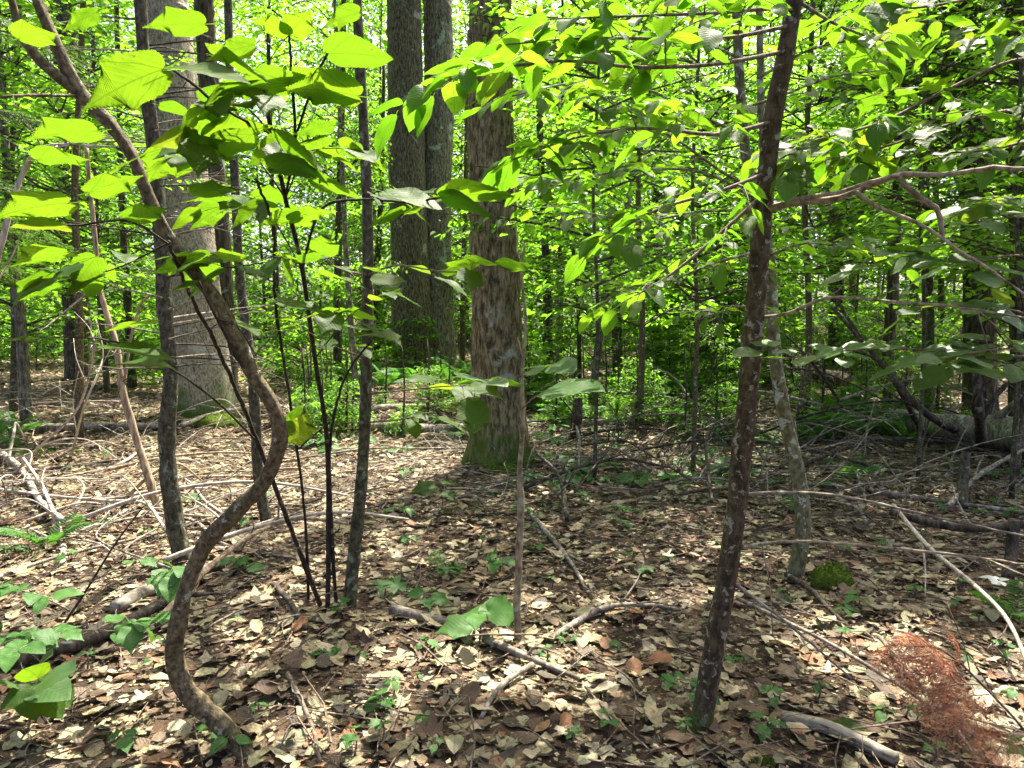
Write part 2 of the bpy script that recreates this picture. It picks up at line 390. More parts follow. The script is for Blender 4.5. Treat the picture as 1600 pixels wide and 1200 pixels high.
# ---------------------------------------------------------------- leaf shapes (base at origin, tip at +Y, length 1, face up +Z)
def leaf_template(half, fold=.18, droop=.12, wave=.0, teeth=0.0, petiole=.25, seed=0, twist=0.0, sub=3):
    """half: outline points (x, y) of the right half, from base to tip."""
    rg = np.random.default_rng(seed); pts = []
    if sub > 1: half = smooth_path([(x, y, 0) for x, y in half], (len(half) - 1) * sub + 1)[:, :2]; teeth = teeth / sub * 1.4
    for i in range(len(half) - 1):
        a, b = np.array(half[i]), np.array(half[i + 1]); pts.append(a)
        if teeth:
            mdp = (a + b) / 2; d = b - a; nrm = np.array([d[1], -d[0]]); nrm /= np.linalg.norm(nrm) + 1e-9
            pts.append(mdp + d * .12 + nrm * teeth)
    pts.append(np.array(half[-1])); pts = np.array(pts); n = len(pts)
    V, UV = [], []
    def z(x, y):
        return fold * abs(x) - droop * y * y * 1.0 - .35 * droop * x * x + wave * math.sin(y * 9 + x * 5 + seed) * .5 * min(1, abs(x) * 4) + twist * x * y
    mid = np.linspace(0, 1, n) * pts[-1, 1]
    for y in mid: V.append((0, y, z(0, y))); UV.append((0, y))
    T = []
    for sgn in (1, -1):
        b1 = len(V)
        for (x, y), my in zip(pts, mid):
            xx, yy = x * .55 * sgn, my + (y - my) * .55
            V.append((xx, yy, z(xx, yy))); UV.append((xx, yy))
        b2 = len(V)
        for (x, y) in pts:
            k = 1 + .03 * (rg.random() - .5)
            V.append((x * sgn * k, y, z(x * k, y) - .008 * rg.random())); UV.append((x * sgn, y))
        for i in range(n - 1):
            for p, q in ((0, b1), (b1, b2)):
                a, b, c, d = p + i, q + i, q + i + 1, p + i + 1
                T += [(a, b, c), (a, c, d)] if sgn > 0 else [(a, c, b), (a, d, c)]
    if petiole:
        k = len(V); w = .012
        V += [(-w, 0, 0), (w, 0, 0), (w, -petiole, .03), (-w, -petiole, .03)]; UV += [(0, 0)] * 4
        T += [(k, k + 2, k + 1), (k, k + 3, k + 2)]
    V = np.array(V, float); T = np.array(T)
    a = V[T]; ar = np.linalg.norm(np.cross(a[:, 1] - a[:, 0], a[:, 2] - a[:, 0]), axis=1)
    return V, T[ar > 1e-7], np.array(UV, float)
GOOSE = [(0, .0), (.10, -.06), (.23, -.04), (.33, .07), (.39, .21), (.41, .36), (.42, .48), (.45, .60), (.40, .635), (.32, .66), (.24, .75), (.15, .87), (.06, .99), (0, 1.14)]
OVATE = [(0, .0), (.13, -.03), (.27, .04), (.36, .18), (.40, .34), (.37, .52), (.29, .70), (.17, .86), (.06, .97), (0, 1.03)]
BEECH = [(0, 0), (.12, .06), (.22, .18), (.285, .34), (.29, .50), (.25, .66), (.17, .82), (.07, .94), (0, 1.04)]
MAPLE = [(0, 0), (.16, -.06), (.34, -.03), (.22, .10), (.40, .14), (.60, .34), (.42, .36), (.30, .40), (.20, .46), (.30, .66), (.17, .72), (.09, .84), (0, 1.05)]
FLAT = [(0, 0), (.16, .12), (.27, .34), (.28, .55), (.18, .8), (0, 1.0)]
def mk(name, half, mat, **kw):
    V, T, UV = leaf_template(half, **kw)
    return mesh_np(name, V, T, mat, UV, True)
LEAF = {
    'moose': [mk('broad_leaf', GOOSE, M['moose'], fold=f, droop=d, wave=w, teeth=.034, seed=i, twist=tw) for i, (f, d, w, tw) in enumerate([(.08, .10, .04, .06), (.14, .18, .05, -.12), (-.06, .08, .05, .12), (.18, .14, .04, 0)])]
           + [mk('broad_leaf', OVATE, M['moose'], fold=.10, droop=.12, wave=.04, teeth=.03, seed=9, twist=.1)],
    'ovate': [mk('ovate_leaf', OVATE, M['moose'], fold=f, droop=d, wave=.05, teeth=.028, seed=20 + i, twist=tw) for i, (f, d, tw) in enumerate([(.12, .2, .1), (.22, .3, -.15), (-.05, .15, .2)])],
    'glossy': [mk('glossy_leaf', OVATE, M['glossy'], fold=f, droop=d, wave=.04, teeth=.026, seed=30 + i, twist=tw) for i, (f, d, tw) in enumerate([(.08, .08, .1), (.14, .14, -.1), (-.05, .05, .1)])],
    'beech': [mk('beech_leaf', BEECH, M['beech'], fold=f, droop=d, wave=.04, teeth=.012, seed=40 + i, petiole=.1, twist=tw) for i, (f, d, tw) in enumerate([(.1, .15, .1), (.25, .25, -.2), (-.06, .1, .25), (.15, .4, 0)])],
    'herb': [mk('herb_leaf', h, M['herb'], fold=.15, droop=d, wave=.05, teeth=.015, seed=50 + i, petiole=.3) for i, (h, d) in enumerate([(MAPLE, .15), (OVATE, .25), (GOOSE, .2)])],
    'maple': [mk('maple_leaf', MAPLE, M['moose'], fold=.14, droop=d, wave=.05, teeth=.015, seed=55 + i, petiole=.4) for i, d in enumerate([.15, .3])],
    'pale': [mk('pale_leaf', OVATE, M['pale'], fold=.15, droop=.1, seed=60)],
}
def frame(pos, ydir, nrm, size):
    Y = Vector(ydir).normalized(); X = Y.cross(Vector(nrm)); 
    if X.length < 1e-4: X = Vector((1, 0, 0))
    X.normalize(); Z = X.cross(Y)
    m = Matrix((X, Y, Z)).transposed().to_4x4(); m = m @ Matrix.Scale(size, 4); m.translation = pos
    return m
def put_leaf(parent, root_loc, meshes, pos, ydir, nrm, size, name='leaf'):
    o = bpy.data.objects.new(name, random.choice(meshes)); COL.objects.link(o)
    o.parent = parent; o.matrix_basis = Matrix.Translation(-Vector(root_loc)) @ frame(pos, ydir, nrm, size)
    return o
def scatter(tmpl, pos, Y, N, size):
    """many leaves in one array set: tmpl (V,T,UV)."""
    V, T, UV = tmpl; n = len(pos)
    Y = Y / np.linalg.norm(Y, axis=1)[:, None]; X = np.cross(Y, N); X /= np.linalg.norm(X, axis=1)[:, None] + 1e-9; Z = np.cross(X, Y)
    s = np.asarray(size)[:, None, None]
    W = pos[:, None] + s * (V[None, :, 0, None] * X[:, None] + V[None, :, 1, None] * Y[:, None] + V[None, :, 2, None] * Z[:, None])
    TT = T[None] + (np.arange(n) * len(V))[:, None, None]
    return W.reshape(-1, 3), TT.reshape(-1, 3), np.tile(UV, (n, 1))
def joinuv(parts):
    V, T, U, o = [], [], [], 0
    for v, t, u in parts:
        V.append(v); T.append(t + o); U.append(u); o += len(v)
    return np.vstack(V), np.vstack(T), np.vstack(U)
QUAD = (np.array([(0, 0, 0), (.30, .45, .05), (0, 1, -.05), (-.30, .45, .05)], float), np.array([(0, 1, 2), (0, 2, 3)]), np.array([(0, 0), (.3, .45), (0, 1), (-.3, .45)], float))
HEX = (np.array([(0, 0, 0), (.27, .25, .05), (.27, .62, .04), (0, 1, -.10), (-.27, .62, .04), (-.27, .25, .05)], float), np.array([(0, 1, 2), (0, 2, 3), (0, 3, 4), (0, 4, 5)]), np.array([(0, 0), (.27, .25), (.27, .62), (0, 1), (-.27, .62), (-.27, .25)], float))

# ================================================================ SETTING
def build_ground():
    u = np.linspace(-1, 1, 300); xs = 13 * u + 400 * np.sign(u) * np.abs(u) ** 9
    v = np.linspace(0, 1, 330); ys = -6 + 36 * v + 470 * v ** 9
    X, Y = np.meshgrid(xs, ys); Z = height(X, Y)
    V = np.stack([X, Y, Z], -1).reshape(-1, 3); nx, ny = len(xs), len(ys)
    i = (np.arange(ny - 1)[:, None] * nx + np.arange(nx - 1)[None]).ravel()
    T = np.stack([i, i + 1, i + nx + 1, i + nx], -1)
    kind(link('ground', mesh_np('ground', V, T, M['soil'], None, True)), 'structure')
build_ground()

# ---- loose leaf litter
def litter_templates():
    out = []
    for k in range(6):
        c1, c2 = [(.5, 1.2), (-.4, .9), (.8, -.9), (.2, 2.0), (-.7, -.6), (.3, .5)][k]
        V = [(0, 0)]; 
        for y, w in ((.22, .21), (.5, .29), (.78, .19)): V += [(-w, y), (0, y), (w, y)]
        V.append((0, 1.0)); V = np.array(V, float)
        z = .55 * c1 * (V[:, 1] - .5) ** 2 + .6 * c2 * V[:, 0] ** 2 + .04 * np.sin(V[:, 1] * 7 + k)
        T = [(0, 2, 1), (0, 3, 2)]
        for r in (0, 1):
            a = 1 + 3 * r; T += [(a, a + 1, a + 4), (a, a + 4, a + 3), (a + 1, a + 2, a + 5), (a + 1, a + 5, a + 4)]
        T += [(7, 8, 10), (8, 9, 10)]
        out.append((np.column_stack([V, z - z.min()]), np.array(T), V.copy()))
    for k in range(4):
        half = [(x * (.9 + .2 * ((k * 7 + i) % 3 - 1)), y) for i, (x, y) in enumerate(MAPLE)]; P = [(x, y) for x, y in half] + [(-x, y) for x, y in half[-2:0:-1]]
        P = np.array([(0, .3)] + P, float); c1, c2 = [(.4, .7), (-.5, .6), (.9, -.5), (.1, 1.2)][k]
        z = .5 * c1 * (P[:, 1] - .4) ** 2 + .5 * c2 * P[:, 0] ** 2 + .04 * np.sin(P[:, 1] * 9 + P[:, 0] * 6 + k)
        n = len(P) - 1; T = [(0, 1 + i, 1 + (i + 1) % n) for i in range(n)]
        out.append((np.column_stack([P, z - z.min()]), np.array(T), P.copy()))
    return out
LT = litter_templates()
TRI = (np.array([(0, 0, 0), (.4, .5, .1), (-.1, 1, .05), (-.45, .4, .12)], float), np.array([(0, 1, 2), (0, 2, 3)]), np.array([(0, 0), (.4, .5), (-.1, 1), (-.45, .4)], float))
MAPLE_SHARE = [.115] * 6 + [.0775] * 4
def litter_points(n, y0, y1, spread=.78, extra=1.2):
    y = np.sqrt(rng.random(n) * (y1 ** 2 - y0 ** 2) + y0 ** 2)
    x = (rng.random(n) * 2 - 1) * (y * spread + extra)
    return x, y
def litter(name, n, y0, y1, smin, smax, label_density=None, tl=LT):
    x, y = litter_points(n, y0, y1)
    z = height(x, y) + rng.random(n) ** 2 * .022
    yaw = rng.random(n) * 2 * math.pi; tl_n = len(tl)
    Yd = np.stack([np.cos(yaw), np.sin(yaw), rng.normal(0, .22, n)], -1)
    N = np.stack([rng.normal(0, .2, n), rng.normal(0, .2, n), np.ones(n) * np.where(rng.random(n) < .5, 1, -1)], -1)
    size = smin + (smax - smin) * rng.random(n) ** 2.2
    pos = np.stack([x, y, z + .004], -1); ch = rng.choice(tl_n, n, p=MAPLE_SHARE) if tl_n == 10 else rng.integers(0, tl_n, n); parts = []
    for k in range(tl_n):
        m = ch == k
        parts.append(scatter(tl[k], pos[m], Yd[m], N[m], size[m]))
    V, T, U = joinuv(parts)
    # nothing may sink under the soil
    g = height(V[:, 0], V[:, 1]) + .003; V[:, 2] = np.maximum(V[:, 2], g)
    return link(name, mesh_np(name, V, T, M['litter'], U, True))
o = litter('leaf_litter', 54000, 1.6, 11.0, .020, .125); kind(o, 'stuff'); tag(o, 'brown and tan dead leaves carpeting the forest floor', 'leaf litter')
o = litter('litter_fragments', 60000, 1.6, 10.0, .012, .045, tl=[QUAD, TRI]); kind(o, 'stuff'); tag(o, 'crumbled leaf fragments filling the gaps of the near litter', 'leaf litter')
o = litter('leaf_litter', 26000, 10.5, 26.0, .09, .17, tl=LT[:3] + [QUAD]); kind(o, 'stuff'); tag(o, 'thin far carpet of dead leaves under the background trees', 'leaf litter')

# ================================================================ TREES
def trunk_mesh(name, path, r0, r1, sides, n, mat, disp, base, power=1.0):
    C = smooth_path(path, n); s = np.linspace(0, 1, n) ** power
    V, T = tube_np(C, r0 + (r1 - r0) * s, sides, disp)
    return mesh_np(name, V - np.array(base), T, mat, None, True)

# overhead crowns are thinned here to place sun and shade (ground coordinates along the sun's direction)
SX, SY = SUNV.x / SUNV.z, SUNV.y / SUNV.z
def open_share(gx, gy):
    a = .58 + 0 * gx
    a = a + .75 * np.exp(-(((gx + 2.9) / 2.6) ** 2 + ((gy - 6.3) / 2.8) ** 2) ** 2)      # gap cut in the crowns for the left sun patch
    a = a + .18 * sst(3.3, 2.0, gy) * sst(2.2, .6, gx)
    a = a + .50 * sst(10, 14, gy)
    a = a + .10 * np.exp(-(((gx - 4.5) / 2.0) ** 2 + ((gy - 7.0) / 2.0) ** 2))
    return np.clip(a, 0, 1.2)
def canopy_keep(P):
    gx, gy = P[:, 0] - SX * P[:, 2], P[:, 1] - SY * P[:, 2]
    nz = .6 * vn(gx * 1.25 + 31, gy * 1.25) + .4 * vn(gx * 3.3, gy * 3.3 + 17)
    q = .5 + (nz - .5) * 2.3          # spread the noise to roughly 0..1
    return q > open_share(gx, gy)
def crown(parent, base, centre, rx, rz, n_clusters, per=40, leaf=.16):  # leaves above view, culled along the sun's path to shape the dapples
    c = np.array(centre)
    d = rng.normal(size=(n_clusters, 3)); d /= np.linalg.norm(d, axis=1)[:, None]; rr = rng.random(n_clusters) ** .4
    cl = c + d * rr[:, None] * np.array([rx, rx, rz])
    P = np.repeat(cl, per, 0) + rng.normal(size=(n_clusters * per, 3)) * np.array([.42, .42, .16])
    P = P[canopy_keep(P)]; n = len(P)
    yaw = rng.random(n) * 6.283
    V, T, U = scatter(HEX, P, np.stack([np.cos(yaw), np.sin(yaw), rng.normal(-.2, .25, n)], -1), np.stack([rng.normal(0, .4, n), rng.normal(0, .4, n), np.ones(n)], -1), leaf * (.7 + .6 * rng.random(n)))
    o = link('crown', mesh_np('crown', V - np.array(base), T, M['far'], U), parent); kind(o, 'stuff')
    for k in range(5):
        a = k * 1.2566 + random.random(); p0 = np.array([c[0], c[1], c[2] - rz * .9]) * .75 + np.array([base[0], base[1], c[2] - rz]) * .25
        p1 = c + np.array([math.cos(a) * rx * .4, math.sin(a) * rx * .4, -rz * .1]); p2 = c + np.array([math.cos(a) * rx * .8, math.sin(a) * rx * .8, rz * .3])
        V, T = tube_np(smooth_path([p0, p1, p2], 8), np.linspace(.09, .02, 8), 6)
        link('limb', mesh_np('limb', V - np.array(base), T, M['bark_dark'], None, True), parent)

def big_tree(name, label, cat, pts_px, Y, r0, r1, mat, amp=.016, flare=.0, crown_spec=None, sides=72, n=220, k=26, top_z=9.5, group=None, ph=0.0, base_gp=True):
    """pts_px: trunk centre pixels from the base up; continues straight on to top_z."""
    b = gp(*pts_px[0]) if base_gp else at(*pts_px[0], Y)
    Y0 = b.y if Y is None else Y
    P = [at(x, y, Y0) for x, y in pts_px]
    P[0] = Vector((P[0].x, P[0].y, float(height(P[0].x, P[0].y)) - .12))
    d = (P[-1] - P[-2]); d = d / max(d.z, .01); d.x *= .5
    P.append(P[-1] + d * max(.5, top_z - P[-1].z))
    base = P[0] + Vector((0, 0, .12))
    t = thing(name, label, cat, base, group)
    link('trunk', trunk_mesh('trunk', P, r0, r1, sides, n, mat, furrow(amp, k, 4.5, flare, ph=ph), base), t)
    if crown_spec:
        cx, cy, cz, rx, rz, ncl = crown_spec
        crown(t, base, (P[-1].x + cx, P[-1].y + cy, cz), rx, rz, ncl)
    return t, base, P

big_tree('maple_tree', 'thick furrowed maple trunk with bright moss on its foot, mid-clearing', 'tree',
         [(782, 722), (779, 600), (774, 420), (767, 220), (766, 60), (766, -40)], None, .245, .178, M['bark_olive'], .021, .75, (.6, 1.0, 10.5, 5.6, 2.6, 560), 110, 300, 24, 9.5, ph=.6)
big_tree('maple_tree', 'darker stout trunk of the close-set pair behind the mossy maple', 'tree',
         [(646, 585), (642, 450), (636, 250), (632, 60), (630, -40)], None, .46, .36, M['bark_mid'], .034, .25, (-.5, 1.0, 13.5, 6.0, 3.0, 420), 84, 220, 16, 12, ph=1.0)
big_tree('maple_tree', 'grey shaggy trunk of the close-set pair, forked off at its base', 'tree',
         [(685, 582), (683, 480), (680, 330), (686, 150), (684, 30), (682, -40)], None, .42, .30, M['bark_grey'], .034, .3, (2.0, .5, 13.0, 5.0, 2.6, 320), 84, 220, 16, 12, ph=2.0)
big_tree('fir_tree', 'broad pale grey trunk crossed by bare dead twigs beside crooked sapling', 'tree',
         [(322, 645), (305, 500), (287, 330), (268, 150), (255, 20), (252, -40)], None, .37, .30, M['bark_pale'], .010, .06, (-2.0, 1.5, 12.0, 4.6, 3.0, 300), 64, 160, 14, 10)
big_tree('hemlock_tree', 'dark hemlock trunk with a wide crown above the fallen log', 'tree',
         [(1538, 560), (1530, 430), (1522, 300), (1514, 150), (1505, -20)], 10.5, .20, .15, M['bark_dark'], .012, .2, (.5, .5, 10.0, 5.2, 2.8, 520), 48, 140, 26, 9.5, base_gp=False)
big_tree('maple_tree', 'dark straight trunk standing just behind the broad pale trunk', 'tree',
         [(352, 570), (345, 400), (334, 240), (322, 60), (316, -40)], 13.5, .19, .15, M['bark_dark'], .015, .2, (1.5, 0, 11.5, 4.0, 2.4, 160), 48, 120, 22, 10, base_gp=False)
big_tree('maple_tree', 'dark wide trunk in the shade at the back of the brush pile', 'tree',
         [(126, 598), (118, 450), (112, 300), (104, 120), (98, -40)], 17.0, .28, .22, M['bark_dark'], .02, .2, (0, 1, 12, 4.5, 2.6, 160), 48, 120, 18, 11, base_gp=False)

# ---- foreground saplings
def P3(seq): return [at(x, y, Y) for x, y, Y in seq]
def sapling(name, label, cat, stem, r0, r1, mat, group=None, sides=14, n=90, amp=.10, stem_name='stem', on_ground=True):
    P = P3(stem)
    if on_ground:
        P[0].z = float(height(P[0].x, P[0].y)) - .02
    base = P[0].copy(); base.z += .02
    t = thing(name, label, cat, base, group)
    t['_b'] = list(base)
    link(stem_name, trunk_mesh(stem_name, P, r0, r1, sides, n, mat, rough(amp, 9, random.random() * 9), base), t)
    return t, base
def bare_branch(t, base, seq, r0, r1, mat, twigs=0, name='branch', world=False):
    P = seq if world else P3(seq)
    L = sum((P[i + 1] - P[i]).length for i in range(len(P) - 1)); n = max(6, int(L * 30))
    C = smooth_path(P, n)
    C = C + (rng.random(C.shape) - .5) * min(.012, r0 * .8) * np.linspace(0, 1, n)[:, None]
    parts = [tube_np(C, np.linspace(r0, r1, n), 7, rough(.22, 14, random.random() * 20))]
    for k in range(twigs):
        i = int((.2 + .75 * random.random()) * (n - 1)); p = C[i]; d = C[min(i + 1, n - 1)] - C[max(i - 1, 0)]; d /= np.linalg.norm(d) + 1e-9
        q = d * .6 + np.array([random.gauss(0, .5), random.gauss(0, .5), random.gauss(.05, .4)]); q /= np.linalg.norm(q)
        l = (.10 + .3 * random.random()) * min(1, L); m = p + q * l * .5 + rng.normal(0, .01, 3)
        parts.append(tube_np(smooth_path([p, m, p + q * l + np.array([0, 0, random.gauss(0, .03)])], 5), np.linspace(r0 * .4, r1 * .5, 5), 4))
    V, T = join(parts)
    return link(name, mesh_np(name, V - np.array(base), T, mat, None, True), t)

LEAFCOUNT, OVER = {}, {}
OV_T = leaf_template(BEECH, .12, .18, .04, .012, .1, 77, .1, 1)
def leafy_branch(t, base, P, r0, leaves, size, twigs=6, per=6, mat=None, spread=.32, tilt=(0, .15, 1), jit=.32, start=.25, tipn=3, droop=.12, rt=None):
    """a branch with flat side twigs; leaves alternate along the twigs; each leaf is an object under the branch"""
    P = [Vector(p) for p in P]
    L = sum((P[i + 1] - P[i]).length for i in range(len(P) - 1)); n = max(8, int(L * 16)); C = smooth_path(P, n)
    mat = mat or M['twig']; parts = [tube_np(C, np.linspace(r0, r0 * .3, n), 6)]; spots = []
    def along(Q, rad, cnt, s0):
        parts.append(tube_np(Q, np.linspace(rad, rad * .4, len(Q)), 4)) if rad else None
        for j in range(cnt):
            u = s0 + (1 - s0) * (j + .3) / cnt; i = min(int(u * (len(Q) - 1)), len(Q) - 2)
            d = Q[i + 1] - Q[i]; d = d / (np.linalg.norm(d) + 1e-9)
            sd = np.cross(d, (0, 0, 1)); sd /= np.linalg.norm(sd) + 1e-9; sg = 1 if j % 2 else -1
            spots.append((Q[i] + (Q[i + 1] - Q[i]) * (u * (len(Q) - 1) - i), d * .55 + sd * sg * .75 + np.array([0, 0, -droop])))
        d = Q[-1] - Q[-2]; spots.append((Q[-1], d / (np.linalg.norm(d) + 1e-9) + np.array([0, 0, -droop])))
    for k in range(twigs):
        u = start + (1 - start) * (k + random.random() * .7) / max(1, twigs); i = min(int(u * (n - 1)), n - 2)
        d = C[i + 1] - C[i]; d /= np.linalg.norm(d) + 1e-9; sd = np.cross(d, (0, 0, 1)); sd /= np.linalg.norm(sd) + 1e-9
        sg = 1 if k % 2 else -1; q = d * .65 + sd * sg * (.5 + .4 * random.random()) + np.array([0, 0, random.gauss(0, .14)]); q /= np.linalg.norm(q)
        l = spread * (.6 + .8 * random.random()) * (1 - .45 * u)
        Q = smooth_path([C[i], C[i] + q * l * .5 + np.array([0, 0, .02]), C[i] + q * l + np.array([0, 0, -.04 * l])], 7)
        along(Q, rt or r0 * .35, per, .15)
    along(C, 0, tipn, .55)
    V, T = join(parts)
    br = link('branch', mesh_np('branch', V - np.array(base), T, mat, None, True), t)
    key = t.name
    for p, d in spots:
        LEAFCOUNT[key] = LEAFCOUNT.get(key, 0) + 1
        nrm = (tilt[0] + random.gauss(0, jit), tilt[1] + random.gauss(0, jit), tilt[2])
        dd = Vector(d) + Vector((random.gauss(0, .2), random.gauss(0, .2), random.gauss(-.03, .16)))
        sz = size * (.65 + .55 * random.random())
        q = Vector(p) + dd.normalized() * sz * .1
        if LEAFCOUNT[key] > 300: OVER.setdefault(key, []).append((q - Vector(base), dd, nrm, sz))
        else: put_leaf(br, base, leaves, q, dd, nrm, sz)
    return br
def hero_leaf(t, base, bx, by, tx, ty, Yb, Yt=None, tilt=.3, tx_=0.0, kind_='moose', idx=None):
    a = at(bx, by, Yb); b = at(tx, ty, Yt or Yb)
    L = LEAF[kind_]; mm = L if idx is None else [L[idx]]
    return put_leaf(t, base, mm, a, b - a, (tx_, tilt, 1), (b - a).length)

# S-curved sapling
t, base = sapling('crooked_sapling', 'brown sapling bent into a bold S-curve', 'tree',
    [(425, 1212, 2.42), (385, 1185, 2.46), (350, 1135, 2.5), (295, 1082, 2.52), (272, 1030, 2.52), (276, 980, 2.52), (291, 915, 2.52), (318, 855, 2.52), (368, 800, 2.5), (415, 750, 2.5), (436, 690, 2.48), (428, 635, 2.46), (396, 585, 2.44), (372, 535, 2.42), (335, 465, 2.4), (288, 405, 2.4), (248, 345, 2.38), (212, 255, 2.36), (172, 195, 2.34), (126, 145, 2.33), (92, 80, 2.32), (58, 0, 2.3), (30, -70, 2.3)],
    .035, .0135, M['bark_sap'], None, 20, 320, .26)
bare_branch(t, base, [(124, 148, 2.33), (80, 110, 2.3), (42, 72, 2.27), (20, 10, 2.24), (5, -40, 2.2)], .016, .009, M['bark_sap'])
bare_branch(t, base, [(124, 150, 2.33), (60, 148, 2.2), (0, 152, 2.1)], .006, .003, M['bark_sap'], 4)
bare_branch(t, base, [(395, 588, 2.44), (370, 560, 2.4), (340, 500, 2.36), (310, 440, 2.3)], .006, .003, M['bark_black'], 3)
# spotted sapling on the right
t, base = sapling('spotted_sapling', 'dark sapling blotched with white lichen, leaning towards the dead pale branch', 'tree',
    [(1092, 1155, 2.66), (1103, 1090, 2.66), (1122, 980, 2.65), (1140, 870, 2.64), (1158, 720, 2.62), (1174, 560, 2.6), (1184, 430, 2.58), (1192, 330, 2.56), (1206, 200, 2.53), (1224, 100, 2.5), (1241, 0, 2.48), (1255, -80, 2.46)],
    .041, .024, M['bark_spot'], None, 18, 200, .12)
right_sap = (t, base)
bare_branch(t, base, [(1193, 328, 2.56), (1235, 318, 2.5), (1300, 312, 2.45), (1345, 296, 2.4), (1405, 274, 2.35), (1490, 272, 2.3), (1550, 262, 2.25), (1640, 268, 2.2)], .012, .006, M['drystem'])
bare_branch(t, base, [(1193, 335, 2.56), (1240, 312, 2.5), (1300, 303, 2.42), (1360, 285, 2.36), (1405, 275, 2.34)], .0085, .005, M['drystem'])
bare_branch(t, base, [(1338, 299, 2.4), (1375, 325, 2.38), (1440, 352, 2.35), (1490, 385, 2.3), (1560, 430, 2.25), (1650, 490, 2.2)], .0065, .003, M['drystem'])
bare_branch(t, base, [(1405, 276, 2.35), (1425, 300, 2.34), (1462, 325, 2.33), (1470, 350, 2.32), (1474, 380, 2.32)], .009, .006, M['drystem'])
bare_branch(t, base, [(1182, 497, 2.6), (1230, 490, 2.5), (1300, 465, 2.45), (1400, 472, 2.4), (1500, 480, 2.35), (1650, 505, 2.3)], .0065, .003, M['drystem'], 3)
bare_branch(t, base, [(1142, 860, 2.64), (1190, 850, 2.6), (1260, 846, 2.55), (1390, 856, 2.5), (1520, 870, 2.45), (1660, 890, 2.4)], .0075, .003, M['drystem'], 3)
bare_branch(t, base, [(1160, 772, 2.62), (1240, 770, 2.58), (1330, 778, 2.5), (1480, 812, 2.45), (1660, 850, 2.4)], .007, .003, M['deadwood'], 3)
bare_branch(t, base, [(1140, 905, 2.64), (1200, 950, 2.55), (1262, 1000, 2.5), (1330, 1060, 2.44)], .006, .003, M['deadwood'], 2)
# dead centre pole
t, base = sapling('dead_sapling', 'thin straight dead stem standing before the mossy maple', 'tree',
    [(811, 1022, 3.35), (808, 940, 3.34), (814, 800, 3.33), (812, 740, 3.33), (816, 680, 3.32), (816, 590, 3.3), (821, 500, 3.3), (815, 430, 3.3), (820, 380, 3.3)], .0175, .004, M['drystem'], None, 10, 90, .28)
leafy_branch(t, base, P3([(815, 605, 3.32), (770, 596, 2.9), (745, 590, 2.6)]), .004, LEAF['glossy'], .13, 1, 2, tipn=2, tilt=(0, -.1, 1))
hero_leaf(t, base, 850, 612, 940, 602, 2.35, 2.2, -.35, 0, 'glossy')
bare_branch(t, base, [(815, 640, 3.32), (830, 625, 2.8), (850, 612, 2.36)], .003, .002, M['twig'])
# leafy centre-left sapling
t, base = sapling('straight_sapling', 'slim upright grey-brown sapling close beside the dark many-stemmed shrub', 'tree',
    [(545, 952, 3.72), (552, 880, 3.72), (562, 780, 3.7), (569, 680, 3.7), (573, 560, 3.68), (575, 430, 3.66), (574, 320, 3.64), (568, 190, 3.62), (561, 80, 3.6), (557, -60, 3.58)], .033, .020, M['bark_fir'], None, 14, 120, .10)
for seq, sz in (([(572, 615, 3.7), (610, 612, 3.4), (680, 605, 3.2), (760, 600, 3.1)], .15), ([(574, 430, 3.66), (620, 415, 3.2), (700, 425, 2.8), (780, 415, 2.5)], .15),
                ([(573, 300, 3.64), (600, 312, 3.1), (650, 318, 2.6), (690, 310, 2.4)], .13), ([(574, 430, 3.66), (530, 420, 3.2), (500, 400, 3.0)], .14), ([(573, 560, 3.68), (520, 540, 3.3), (450, 500, 3.0)], .13), ([(574, 660, 3.7), (630, 655, 3.4), (690, 640, 3.2)], .12)):
    leafy_branch(t, base, P3(seq), .005, LEAF['moose'], sz * .9, 2, 1, tipn=2, jit=.2, spread=.2, tilt=(0, .12, 1))
# dark many-stemmed shrub with large lit leaves
SB = (512, 955)
t, base = sapling('striped_maple_shrub', 'black-stemmed shrub fanning from one base, with large lit lobed leaves', 'shrub',
    [(512, 958, 3.72), (513, 850, 3.7), (511, 690, 3.6), (492, 560, 3.3), (472, 420, 2.9), (446, 310, 2.5), (425, 210, 2.15), (410, 130, 1.95)], .013, .005, M['bark_black'], None, 10, 80, .10)
shrub = (t, base)
def stem2(seq, r0, r1): bare_branch(t, base, seq, r0, r1, M['bark_black'], 0, 'stem')
stem2([(500, 945, 3.74), (458, 835, 3.6), (402, 690, 3.3), (350, 565, 3.0), (300, 465, 2.6), (262, 380, 2.2)], .013, .005)
stem2([(482, 935, 3.74), (476, 800, 3.6), (455, 640, 3.3), (430, 470, 2.9), (428, 360, 2.6), (400, 280, 2.2)], .008, .004)
stem2([(525, 945, 3.72), (518, 820, 3.7), (516, 690, 3.6), (540, 590, 3.4), (590, 520, 3.2)], .010, .004)
stem2([(512, 690, 3.6), (470, 700, 3.3), (515, 660, 3.1)], .004, .003)
stem2([(446, 310, 2.5), (460, 220, 2.2), (456, 120, 2.0), (452, 56, 1.85)], .005, .003)
stem2([(460, 220, 2.2), (490, 130, 2.0), (512, 82, 1.9)], .004, .003)
stem2([(425, 210, 2.15), (350, 170, 1.95), (300, 130, 1.8), (268, 108, 1.7)], .004, .003)
stem2([(472, 420, 2.9), (500, 330, 2.6), (560, 312, 2.4), (640, 316, 2.2), (690, 308, 2.1)], .005, .003)
stem2([(262, 380, 2.2), (200, 345, 2.0), (110, 352, 1.9), (20, 330, 1.8)], .004, .002)
stem2([(402, 690, 3.3), (330, 620, 2.9), (240, 560, 2.6), (160, 530, 2.3), (60, 528, 2.1)], .005, .002)
